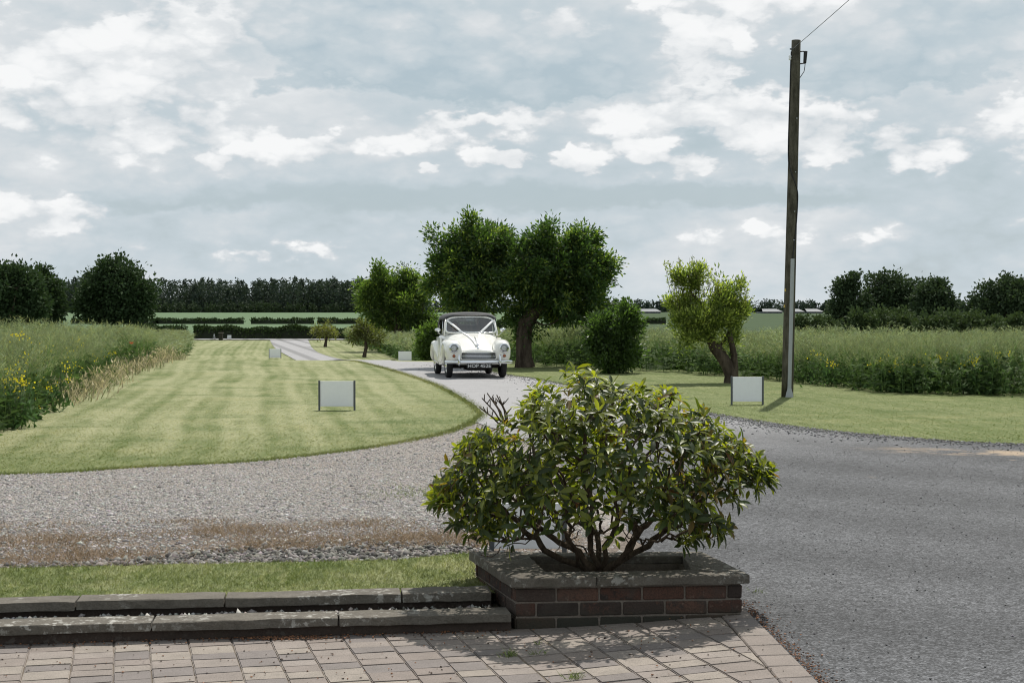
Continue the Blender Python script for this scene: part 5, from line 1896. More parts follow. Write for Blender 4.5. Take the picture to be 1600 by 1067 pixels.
M['cream'] = simple('cream_paint', (0.80, 0.79, 0.74), 0.25, var=0.015, scale=3, coat=0.6)
M['chrome'] = simple('chrome', (0.75, 0.77, 0.80), 0.12, metal=1.0, var=0.03)
M['rubber'] = simple('tyre_rubber', (0.016, 0.016, 0.017), 0.85, var=0.2)
M['softtop'] = simple('soft_top_cloth', (0.045, 0.047, 0.053), 0.8, var=0.15, scale=8, bump=0.2)
M['reflector'] = simple('lamp_reflector', (0.30, 0.32, 0.34), 0.3, metal=0.9, var=0.2)
M['black'] = simple('black_trim', (0.012, 0.012, 0.013), 0.6, var=0.1)
M['plate'] = simple('plate_black', (0.01, 0.01, 0.011), 0.4, var=0.05)
M['plate_text'] = simple('plate_silver', (0.62, 0.63, 0.64), 0.4, var=0.02)
M['ribbon'] = simple('white_ribbon', (0.86, 0.86, 0.86), 0.5, var=0.02)
M['seat'] = simple('seat_leather', (0.10, 0.045, 0.04), 0.5, var=0.1)
M['amber'] = simple('amber_lens', (0.30, 0.09, 0.035), 0.25, var=0.1)
M['dark_under'] = simple('underbody', (0.012, 0.011, 0.010), 0.95, var=0.2)


def glass_mat(name, tint=(0.9, 0.95, 0.95), gl=0.10):
    m_, b = new_mat(name)
    t = b.node('ShaderNodeBsdfTransparent'); b.put(t.inputs[0], tint)
    g = b.node('ShaderNodeBsdfGlossy'); g.inputs['Roughness'].default_value = 0.02
    fr = b.node('ShaderNodeFresnel'); fr.inputs[0].default_value = 1.5
    mx = b.node('ShaderNodeMixShader')
    b.l.new(b.m('ADD', b.m('MULTIPLY', fr.outputs[0], 0.9), gl * 0.5), mx.inputs[0])
    b.l.new(t.outputs[0], mx.inputs[1]); b.l.new(g.outputs[0], mx.inputs[2])
    out = b.node('ShaderNodeOutputMaterial'); b.l.new(mx.outputs[0], out.inputs[0])
    return m_


M['glass'] = glass_mat('window_glass', (0.72, 0.78, 0.78), 0.22)
M['lens'] = glass_mat('lamp_lens', (0.85, 0.88, 0.9), 0.3)


def subsurf(o, lv=2):
    md = o.modifiers.new('smooth', 'SUBSURF'); md.levels = lv; md.render_levels = lv
    return o


def car():
    px, py = 743, 591
    p = G(px, py)
    root = empty('vintage_car', (p[0], p[1], float(H(p[0], p[1])) + 0.024), R(9.5))
    tag(root, 'cream vintage convertible with black soft top and white wedding ribbons on the drive', 'car')
    oy = 0.62                    # y' of the front axle

    def part(name, V, F, m_, par=root, smooth=True, loc=None, rot=None, fix=True):
        me = mesh_np(name, V, F, m_, smooth=smooth)
        if fix: fix_normals(me)
        return ob(name, me, par, loc, rot)

    # --- hull: bonnet, scuttle, sides, boot
    keys = [
        (0.13, [(0, .615), (.14, .615), (.28, .61), (.40, .59), (.455, .55), (.47, .50), (.47, .45), (.46, .41), (.43, .38), (.2, .36)]),
        (0.16, [(0, .650), (.14, .648), (.28, .640), (.41, .61), (.465, .56), (.48, .50), (.48, .45), (.47, .40), (.44, .37), (.2, .35)]),
        (0.26, [(0, .735), (.12, .725), (.25, .690), (.38, .63), (.46, .58), (.50, .52), (.50, .45), (.49, .40), (.46, .35), (.2, .33)]),
        (0.50, [(0, .860), (.13, .850), (.27, .800), (.38, .72), (.46, .64), (.51, .56), (.52, .45), (.51, .40), (.48, .33), (.2, .30)]),
        (0.85, [(0, .955), (.16, .945), (.32, .905), (.43, .83), (.51, .75), (.56, .64), (.58, .50), (.58, .40), (.56, .30), (.2, .27)]),
        (1.15, [(0, 1.005), (.20, 1.00), (.38, .975), (.50, .92), (.585, .85), (.63, .72), (.655, .55), (.66, .40), (.64, .28), (.2, .25)]),
        (1.36, [(0, 1.035), (.24, 1.03), (.44, 1.01), (.57, .97), (.64, .90), (.675, .76), (.69, .56), (.69, .40), (.67, .27), (.2, .24)]),
        (1.48, [(0, 1.04), (.26, 1.04), (.48, 1.025), (.60, .99), (.655, .92), (.69, .77), (.70, .56), (.70, .40), (.68, .26), (.2, .23)]),
        (2.00, [(0, 1.0), (.28, 1.0), (.50, 1.0), (.63, .985), (.675, .92), (.71, .77), (.72, .56), (.715, .40), (.69, .26), (.2, .23)]),
        (2.60, [(0, 1.0), (.28, 1.0), (.48, .995), (.61, .98), (.66, .92), (.70, .77), (.71, .56), (.71, .40), (.69, .28), (.2, .24)]),
        (2.95, [(0, 1.0), (.24, .995), (.42, .97), (.55, .92), (.62, .84), (.67, .72), (.69, .56), (.69, .42), (.67, .32), (.2, .27)]),
        (3.35, [(0, .90), (.20, .89), (.36, .86), (.48, .80), (.55, .72), (.60, .62), (.62, .52), (.62, .44), (.60, .37), (.2, .33)]),
        (3.62, [(0, .66), (.18, .65), (.32, .62), (.42, .58), (.48, .54), (.52, .50), (.53, .46), (.53, .42), (.51, .39), (.2, .37)])]
    rows = []
    for y, half in keys:
        half = np.array(half)
        ring = [(-x, y - oy, z) for x, z in half[::-1]] + [(x, y - oy, z) for x, z in half[1:]]
        rows.append(ring)
    V, F = loft(rows)
    # the cabin is open under the hood
    Fq = F[0]
    cen = V[Fq].mean(1)
    hole = (np.abs(cen[:, 0]) < 0.56) & (cen[:, 1] > 1.48 - oy) & (cen[:, 1] < 2.6 - oy) & (cen[:, 2] > 0.9)
    n0 = len(V)
    # close the nose with a panel carrying the grille
    nose = rows[0]
    V = np.concatenate([V, [(0, 0.125 - oy, .48)]])
    tri = np.array([(n0, j + 1, j) for j in range(len(nose) - 1)])
    body = part('body', V, [Fq[~hole], tri], M['cream'])
    subsurf(body, 2)
    # under-body, floor and wheel wells in the dark
    bmx = box_bm(1.16, 2.9, 0.16, 0.02, 0, 1, (0, 1.35, 0.30))
    ob('underbody', bm_mesh('underbody', bmx, M['dark_under']), root)
    bmx = box_bm(0.5, 0.5, 0.12, 0.05, 0, 2, (0, 0.1, 0.23))
    ob('engine_sump', bm_mesh('engine_sump', bmx, M['dark_under']), root)
    bmx = box_bm(1.0, 0.05, 0.10, 0.01, 0, 1, (0, -0.38, 0.36))
    ob('valance', bm_mesh('valance', bmx, M['cream']), root)

    # --- wings as closed lofts with a wheel arch cut out of their lower edge
    def wing(name, sgn, stations, arch_y, arch_r):
        rows = []
        ang = np.linspace(0, 2 * np.pi, 28, endpoint=False)
        for (y, xi, xo, zl, zt, ex) in stations:
            dyy = y - arch_y
            if abs(dyy) < arch_r:
                zl = max(zl, 0.285 + math.sqrt(arch_r ** 2 - dyy ** 2))
            cx, cz, hx_, hz = (xi + xo) / 2, (zl + zt) / 2, (xo - xi) / 2, (zt - zl) / 2
            c, s_ = np.cos(ang), np.sin(ang)
            X = cx + hx_ * np.sign(c) * np.abs(c) ** (2 / ex)
            Z = cz + hz * np.sign(s_) * np.abs(s_) ** (2 / ex)
            rows.append(np.column_stack([sgn * X, np.full(28, y - oy), Z]))
        V, F = loft(rows, True, True)
        return part(name, V, F, M['cream'])

    def interp_st(keys, n=60):
        k = np.array(keys, float)
        ys = np.linspace(k[0, 0], k[-1, 0], n)
        ys = k[0, 0] + (k[-1, 0] - k[0, 0]) * (np.linspace(0, 1, n) ** 1.25)
        return [[y] + [float(np.interp(y, k[:, 0], k[:, c])) for c in range(1, 6)] for y in ys]
    fw = [(0.035, .53, .64, .56, .70, 2.0), (0.05, .455, .70, .45, .775, 2.1), (0.08, .405, .735, .385, .82, 2.2), (0.14, .375, .755, .345, .85, 2.25), (0.22, .36, .768, .33, .875, 2.3),
          (0.40, .37, .775, .33, .895, 2.3), (0.70, .41, .775, .32, .895, 2.4), (1.0, .48, .765, .29, .885, 2.6), (1.25, .54, .750, .27, .86, 2.7), (1.5, .60, .735, .26, .82, 2.6), (1.75, .64, .728, .255, .74, 2.4), (1.9, .66, .722, .25, .60, 2.2)]
    rw = [(2.05, .66, .725, .26, .50, 2.2), (2.2, .62, .745, .265, .66, 2.4), (2.4, .58, .768, .27, .78, 2.6), (2.7, .54, .785, .28, .835, 2.7), (3.0, .52, .785, .29, .82, 2.7), (3.3, .50, .765, .31, .74, 2.6), (3.5, .49, .72, .34, .64, 2.5), (3.6, .50, .66, .38, .56, 2.2)]
    for s_ in (-1, 1):
        wing('front_wing', s_, interp_st(fw, 70), 0.62, 0.345)
        wing('rear_wing', s_, interp_st(rw, 56), 2.80, 0.335)
        # door seams and handle on the side
        Vd = [(s_ * .728, 1.34 - oy, .34), (s_ * .728, 1.36 - oy, .34), (s_ * .70, 1.36 - oy, .93), (s_ * .70, 1.34 - oy, .93)]
        bmx = box_bm(0.03, 0.12, 0.022, 0.008, 0, 2, (s_ * .725, 2.05 - oy, .86))
        ob('door_handle', bm_mesh('door_handle', bmx, M['chrome'], True), root)
        bmx = box_bm(0.02, 1.0, 0.60, 0.012, 0, 2, (s_ * .713, 1.80 - oy, .62))
        ob('door', bm_mesh('door', bmx, M['cream'], True), root)

        # headlamp: bright rim, reflector bowl, domed lens
        hl = empty_part('headlamp', root, (s_ * .585, 0.022 - oy, .700))
        V, F = lathe([(.100, .09), (.112, .02), (.112, -.008), (.104, -.026), (.088, -.03)], 28, 'y')
        ob('rim', fix_normals(mesh_np('rim', V, F, M['chrome'], smooth=True)), hl)
        V, F = lathe([(.088, -.024), (.07, .012), (.04, .035), (.001, .042)], 28, 'y')
        ob('reflector', mesh_np('reflector', V, F, M['reflector'], smooth=True), hl)
        V, F = lathe([(.087, -.028), (.07, -.042), (.04, -.053), (.001, -.057)], 28, 'y')
        ob('lens', mesh_np('lens', V, F, M['lens'], smooth=True), hl)
        V, F = lathe([(.001, -.018), (.012, -.016), (.016, 0), (.012, .02), (.001, .024)], 12, 'y')
        ob('bulb', mesh_np('bulb', V, F, M['ribbon'], smooth=True), hl)
        # indicator under the lamp
        il = empty_part('indicator', root, (s_ * .588, 0.028 - oy, .520))
        V, F = lathe([(.044, .05), (.044, -.012), (.037, -.016)], 18, 'y')
        ob('rim', mesh_np('rim', V, F, M['chrome'], smooth=True), il)
        V, F = lathe([(.038, -.012), (.03, -.026), (.001, -.032)], 18, 'y')
        ob('lens', mesh_np('lens', V, F, M['amber'], smooth=True), il)

        # wheels
        for ya in (0.62, 2.80):
            wh = empty_part('wheel', root, (s_ * .635, ya - oy, .292))
            prof = [(.175, -.055), (.215, -.068), (.262, -.070), (.284, -.056), (.292, -.03), (.292, .03), (.284, .056), (.262, .070), (.215, .068), (.175, .055), (.175, -.055)]
            V, F = lathe(prof, 36, 'x')
            ob('tyre', fix_normals(mesh_np('tyre', V, F, M['rubber'], smooth=True)), wh)
            o_ = s_
            V, F = lathe([(.178, .05 * o_), (.172, .058 * o_), (.16, .035 * o_), (.12, .03 * o_), (.115, .045 * o_), (.10, .062 * o_), (.05, .075 * o_), (.001, .08 * o_)], 28, 'x')
            ob('rim', fix_normals(mesh_np('rim', V, F, M['cream'], smooth=True)), wh)
            V, F = lathe([(.105, .058 * o_), (.10, .072 * o_), (.05, .085 * o_), (.001, .09 * o_)], 28, 'x')
            ob('hub_cap', fix_normals(mesh_np('hub_cap', V, F, M['chrome'], smooth=True)), wh)
            V, F = lathe([(.001, 0), (.17, 0)], 24, 'x')
            ob('brake_drum', mesh_np('brake_drum', V, F, M['dark_under']), wh)
        # door mirror on a short stalk
        mi = empty_part('door_mirror', root, (s_ * .79, 1.50 - oy, 1.10))
        V, F = lathe([(.001, .028), (.03, .024), (.052, .010), (.055, -.004), (.05, -.008), (.001, -.008)], 18, 'y')
        V = V * np.array([1.35, 1, 0.78])
        ob('housing', fix_normals(mesh_np('housing', V, F, M['chrome'], smooth=True)), mi)
        V, F = tube([(0, 0, -.03), (-s_ * .05, 0.01, -.09), (-s_ * .10, 0.02, -.13)], .009, 8)
        ob('stalk', mesh_np('stalk', V, F, M['chrome'], smooth=True), mi)

    # --- grille: painted surround, dark opening, bright bars
    gr = empty_part('grille', root, (0, 0.10 - oy, .515))

    def rrect(w, h, r, n=6):
        pts = []
        for cx, cz, a0 in ((w - r, h - r, 0), (-w + r, h - r, 90), (-w + r, -h + r, 180), (w - r, -h + r, 270)):
            for k in range(n + 1):
                a = R(a0 + 90 * k / n)
                pts.append((cx + r * math.cos(a), cz + r * math.sin(a)))
        return np.array(pts)
    o1 = rrect(.435, .098, .055); o2 = rrect(.405, .076, .045)
    rows = [np.column_stack([o[:, 0], np.full(len(o), y), o[:, 1]]) for o, y in ((o1, .012), (o1, -.012), (o2, -.018), (o2, .02))]
    V, F = loft(rows, True)
    ob('surround', fix_normals(mesh_np('surround', V, F, M['cream'], smooth=True)), gr)
    V = np.column_stack([o2[:, 0] * 1.02, np.full(len(o2), .014), o2[:, 1] * 1.02])
    V = np.concatenate([V, [(0, .014, 0)]])
    ob('opening', mesh_np('opening', V, np.array([(len(o2), i, (i + 1) % len(o2)) for i in range(len(o2))]), M['black']), gr)
    for k in range(5):
        z = -.060 + .030 * k
        w = .40 - (0.03 if abs(z) > .045 else 0)
        V, F = tube([(-w, .006, z), (-w * .5, -.012, z), (0, -.016, z), (w * .5, -.012, z), (w, .006, z)], .0085, 6)
        ob('slat', mesh_np('slat', V, F, M['chrome'], smooth=True), gr)
    # bright strip under the bonnet lip
    V, F = tube([(-.42, .118 - oy, .632), (-.2, .098 - oy, .642), (0, .094 - oy, .645), (.2, .098 - oy, .642), (.42, .118 - oy, .632)], .008, 6)
    part('bonnet_trim', V, F, M['chrome'])
    # badge and bonnet flash
    V, F = lathe([(.001, -.014), (.022, -.010), (.03, 0)], 14, 'y')
    part('badge', V * np.array([1, 1, 1.25]), F, M['chrome'], loc=(0, .175 - oy, .705), rot=(R(-35), 0, 0))
    V, F = tube([(0, .22 - oy, .72), (0, .35 - oy, .812), (0, .55 - oy, .892), (0, .8 - oy, .955)], [.010, .009, .008, .005], 6)
    part('bonnet_flash', V, F, M['chrome'])

    # --- bumper with overriders
    bp = empty_part('bumper', root, (0, -.03 - oy, .375))
    xs_ = np.linspace(-.79, .79, 25)
    rows = []
    for x in xs_:
        yb = .16 * (abs(x) / .79) ** 3.0
        prof = [(.012, .040), (-.012, .034), (-.024, .012), (-.024, -.012), (-.012, -.034), (.012, -.040)]
        k = 1.0 if abs(x) < .74 else 0.75
        rows.append([(x, yb + a, b_ * k) for a, b_ in prof])
    V, F = loft(rows)
    ob('blade', fix_normals(mesh_np('blade', V, F, M['chrome'], smooth=True)), bp)
    for s_ in (-1, 1):
        V, F = tube([(s_ * .475, .0, -.08), (s_ * .475, -.035, -.05), (s_ * .475, -.04, 0), (s_ * .475, -.035, .09), (s_ * .475, -.015, .165), (s_ * .475, .02, .18)], [.018, .026, .028, .026, .020, .008], 12)
        ob('overrider', mesh_np('overrider', V, F, M['chrome'], smooth=True), bp)
    # --- number plate
    pl = empty_part('number_plate', root, (0, .005 - oy, .285))
    ob('backing', bm_mesh('backing', box_bm(.58, .012, .105, .004), M['plate']), pl)
    me = text_mesh('lettering', 'HOP 452E', .108, M['plate_text'], 0.0008)
    t = ob('lettering', me, pl, (0, -.0085, .0), (R(90), 0, 0))
    w_ = max(v.co.x for v in me.vertices) - min(v.co.x for v in me.vertices)
    t.scale = (0.535 / w_, 1.0, 1.0)

    # --- windscreen: frame, pane, wipers, ribbons
    wsb, wst = 1.37 - oy, 1.60 - oy        # base and top of the raked screen

    def ws(u, v):                          # u -1..1 across, v 0..1 up
        hw = .625 + (.565 - .625) * v
        bow = 0.055 * (1 - u * u)
        return np.array([u * hw, wsb + (wst - wsb) * v - bow, 1.035 - .02 * u * u + .385 * v - 0.02 * (abs(u) ** 4) * v])
    outl = []
    for k in range(60):
        a = 2 * math.pi * k / 60
        c, s_ = math.cos(a), math.sin(a)
        u = math.copysign(abs(c) ** 0.36, c); v = 0.5 + 0.5 * math.copysign(abs(s_) ** 0.36, s_)
        outl.append(ws(u, v))
    fr = np.array(outl + [outl[0], outl[1]])
    V, F = tube(fr, .022, 8, cap=False)
    wsf = part('windscreen_frame', V, F, M['cream'])
    V, F = tube(fr * np.array([.972, 1, 1]) + np.array([0, -.016, 0]) + (np.array([0, 0, 1.215]) - fr * np.array([0, 0, 1])) * .055, .009, 6, cap=False)
    part('windscreen_trim', V, F, M['chrome'])
    gv = np.array([ws(u, v) for v in np.linspace(.0, 1, 5) for u in np.linspace(-1, 1, 11)])
    part('windscreen_pane', gv, grid_faces(5, 11), M['glass'], fix=False)
    for s_ in (-1, 1):
        V, F = tube([(s_ * .635, wsb + .04, .96), (s_ * .632, wsb + .06, 1.05), (s_ * .575, wst + .02, 1.41)], [.026, .026, .024], 8)
        part('screen_pillar', V, F, M['cream'])
        a = ws(s_ * .12, .02) + np.array([0, -.02, .01]); c = ws(s_ * .12 + .42 * 1.0 - (0.0 if s_ > 0 else .0), .06) + np.array([0, -.02, 0])
        if s_ < 0: a, c = ws(-.62, .02) + np.array([0, -.02, .01]), ws(-.18, .07) + np.array([0, -.02, 0])
        V, F = tube([a, (a + c) / 2 + np.array([0, -.012, .012]), c], .006, 5)
        part('wiper', V, F, M['chrome'])
    # ribbons: from the top corners of the screen to the bonnet, meeting at the badge
    def bonnet_z(x, yp):
        ky = [k[0] for k in keys]
        zs = [np.interp(abs(x), [h[0] for h in k[1]], [h[1] for h in k[1]]) for k in keys]
        return float(np.interp(yp, ky, zs))
    for s_ in (-1, 1):
        pts = []
        for t_ in np.linspace(0, 1, 9):
            u = s_ * (.99 - .66 * t_); v = .86 - .86 * t_
            pts.append(ws(u, v) + np.array([0, -.030 - 0.02 * math.sin(t_ * 3.14), 0.0]))
        x0 = pts[-1][0]
        for t_ in np.linspace(0.08, 1, 12):
            yp = 1.33 + (.26 - 1.33) * t_
            x = x0 * (1 - t_) + s_ * .02 * t_
            pts.append(np.array([x, yp - oy, bonnet_z(x, yp) + .014]))
        pts = np.array(pts)
        Tn = nrmz(np.gradient(pts, axis=0))
        up = np.where(np.arange(len(pts))[:, None] < 9, np.array([[0, -.85, .5]]), np.array([[0, -.2, 1.0]]))
        sd_ = nrmz(np.cross(Tn, up))
        w_ = .027
        rows = [np.stack([q - d_ * w_, q, q + d_ * w_]) + 0 for q, d_ in zip(pts, sd_)]
        V, F = loft(rows)
        r_ = part('wedding_ribbon', V, F, M['ribbon'], fix=False)
        md = r_.modifiers.new('thick', 'SOLIDIFY'); md.thickness = 0.003

    # --- soft top
    st = []
    def sec(y, zt, hw, zs, fold=0.0):
        # closed shell outline from the left lower edge over the crown to the right lower edge
        half = [(0, zt), (hw * .35, zt - .004), (hw * .65, zt - .018), (hw * .84, zt - .045), (hw * .95, zt - .09), (hw, zt - .15 if zt - .15 > zs else (zt + zs) / 2 - .03), (hw * 1.01, zs)]
        return [(-x, y - oy, z) for x, z in half[::-1]] + [(x, y - oy, z) for x, z in half[1:]]
    rows = [sec(1.565, 1.435, .60, 1.345), sec(1.545, 1.462, .62, 1.335), sec(1.60, 1.512, .645, 1.335), sec(1.72, 1.528, .655, 1.34), sec(1.95, 1.532, .66, 1.345), sec(2.25, 1.525, .66, 1.345), sec(2.32, 1.522, .66, 1.02),
            sec(2.50, 1.505, .655, .985), sec(2.68, 1.455, .645, .975), sec(2.82, 1.36, .635, .975), sec(2.92, 1.22, .62, .975), sec(3.00, 1.06, .60, .972)]
    V, F = loft(rows)
    cen = V[F[0]].mean(1)
    win = (cen[:, 1] > 2.70 - oy) & (cen[:, 1] < 2.94 - oy) & (np.abs(cen[:, 0]) < .36)
    tp = part('soft_top', V, [F[0][~win]], M['softtop'])
    subsurf(tp, 1)
    md = tp.modifiers.new('thick', 'SOLIDIFY'); md.thickness = 0.018; md.offset = -1
    V, F = loft([[(x, 2.70 - oy, 1.43) for x in (-.36, 0, .36)], [(x, 2.83 - oy, 1.33) for x in (-.36, 0, .36)], [(x, 2.925 - oy, 1.18) for x in (-.36, 0, .36)]])
    part('rear_window', V, F, M['glass'], fix=False)
    # header bar: the dark gap over the screen
    hp = np.array([ws(u, 1.0) + np.array([0, -.005, .022]) for u in np.linspace(-1, 1, 13)])
    V, F = tube(hp, .022, 6)
    part('header_seal', V, F, M['black'])
    # side window frames
    for s_ in (-1, 1):
        V, F = tube([(s_ * .665, 1.62 - oy, 1.0), (s_ * .63, 1.68 - oy, 1.34), (s_ * .635, 2.26 - oy, 1.355), (s_ * .672, 2.28 - oy, 1.0)], .013, 6)
        part('side_window_frame', V, F, M['chrome'])
        V = np.array([(s_ * .665, 1.62 - oy, 1.0), (s_ * .63, 1.68 - oy, 1.34), (s_ * .635, 2.26 - oy, 1.355), (s_ * .672, 2.28 - oy, 1.0)])
        part('side_window_pane', V, np.array([(0, 1, 2, 3)]), M['glass'], fix=False)
        # front and rear seats
        bmx = box_bm(.46, .16, .62, .06, 0, 3, (0, 0, 0))
        ob('seat_back', bm_mesh('seat_back', bmx, M['seat'], True), root, (s_ * .31, 2.14 - oy, .74), (R(-12), 0, 0))
        bmx = box_bm(.46, .48, .16, .06, 0, 3, (0, 0, 0))
        ob('seat_cushion', bm_mesh('seat_cushion', bmx, M['seat'], True), root, (s_ * .31, 1.88 - oy, .44))
    bmx = box_bm(1.1, .14, .45, .05, 0, 2, (0, 2.66 - oy, .82))
    ob('rear_seat', bm_mesh('rear_seat', bmx, M['seat'], True), root)
    bmx = box_bm(1.18, .10, .22, .03, 0, 2, (0, 1.53 - oy, .92))
    ob('dashboard', bm_mesh('dashboard', bmx, M['cream'], True), root)
    a = np.linspace(0, 2 * np.pi, 25)
    V, F = tube(np.column_stack([.19 * np.cos(a), np.zeros(25), .19 * np.sin(a)]), .012, 6, cap=False)
    sw = ob('steering_wheel', mesh_np('steering_wheel', V, F, M['black'], smooth=True), root, (-.31, 1.70 - oy, .97), (R(-28), 0, 0))
    V, F = tube([(0, 0, 0), (0, -.25, -.02)], .016, 6)
    ob('column', mesh_np('column', V, F, M['black']), sw)
    V, F = tube([(-.19, 0, 0), (0, -.02, -.02), (.19, 0, 0)], .009, 6)
    ob('spoke', mesh_np('spoke', V, F, M['black']), sw)
    ob('rear_view_mirror', bm_mesh('rear_view_mirror', box_bm(.20, .02, .065, .01, 0, 2), M['plate_text'], True), root, (0.0, 1.60 - oy, 1.345), (R(10), 0, R(6)))
    return root


def empty_part(name, parent, loc):
    o = bpy.data.objects.new(name, None)
    o.location = loc
    o.empty_display_size = 0.05
    return link(o, parent)


car_root = car()


def driver(root):
    """seated at the wheel, on the car's right-hand seat"""
    oy = 0.62
    base = root.matrix_basis @ Vector((-.31, 1.98 - oy, .50))
    m_, b = new_mat('driver_skin_and_suit')
    z = b.xyz(b.obj())[2]
    y = b.xyz(b.obj())[1]
    skin = b.m('MAXIMUM', b.sm(z, .515, .525), b.m('MULTIPLY', b.sm(y, -.255, -.265), b.sm(z, .2, .22)))
    c = b.mix(skin, (0.022, 0.024, 0.03), (0.36, 0.20, 0.14))
    finish(b, c, 0.65, None, 0.3)
    verts, edges, rad = [], [], []

    def v(p, r, par=None):
        verts.append(p); rad.append(r)
        if par is not None: edges.append((par, len(verts) - 1))
        return len(verts) - 1
    pel = v((0, 0, 0), .15)
    w = v((0, .03, .18), .135, pel); ch = v((0, .06, .36), .155, w); nb = v((0, .05, .49), .06, ch); nk = v((0, .04, .56), .052, nb)
    jaw = v((0, .02, .62), .068, nk); hd = v((0, .035, .70), .088, jaw); tp = v((0, .045, .765), .070, hd)
    for s_ in (-1, 1):
        sh = v((s_ * .17, .06, .44), .062, ch); el = v((s_ * .23, -.10, .24), .046, sh); wr = v((s_ * .18, -.27, .40), .032, el); hn = v((s_ * .17, -.31, .44), .036, wr)
        hp = v((s_ * .09, -.05, -.01), .09, pel); kn = v((s_ * .11, -.42, .06), .065, hp); an = v((s_ * .10, -.62, -.20), .045, kn)
    me = bpy.data.meshes.new('person')
    me.from_pydata(verts, edges, [])
    o = bpy.data.objects.new('person', me)
    COL.objects.link(o)
    md = o.modifiers.new('skin', 'SKIN')
    for i, sv in enumerate(me.skin_vertices[0].data):
        sv.radius = (rad[i], rad[i]); sv.use_root = (i == 0)
    o.modifiers.new('sub', 'SUBSURF').levels = 2
    dg = bpy.context.evaluated_depsgraph_get()
    m2 = bpy.data.meshes.new_from_object(o.evaluated_get(dg))
    # a nose and brow pressed out of the face
    for vv in m2.vertices:
        if vv.co.z > .6 and vv.co.y < -.01 and abs(vv.co.x) < .02:
            vv.co.y -= .022 * math.exp(-((vv.co.z - .68) / .03) ** 2)
        vv.co.x *= 0.9 if vv.co.z > .6 else 1
    for p_ in m2.polygons: p_.use_smooth = True
    m2.materials.clear(); m2.materials.append(m_)
    bpy.data.objects.remove(o)
    o = ob('person', m2, None, base, (0, 0, root.rotation_euler.z))
    tag(o, 'person in dark jacket sitting behind the steering wheel of the cream car', 'person')
    V, F = lathe([(.001, .10), (.05, .088), (.085, .05), (.094, .0), (.088, -.03)], 18, 'z')
    V = V * np.array([.92, 1.05, 1.0]) + np.array([0, .055, .715])
    V[:, 1] = np.where(V[:, 2] < .745, np.maximum(V[:, 1], .03), V[:, 1])
    ob('hair', mesh_np('hair', V, F, M['black'], smooth=True), o)


driver(car_root)


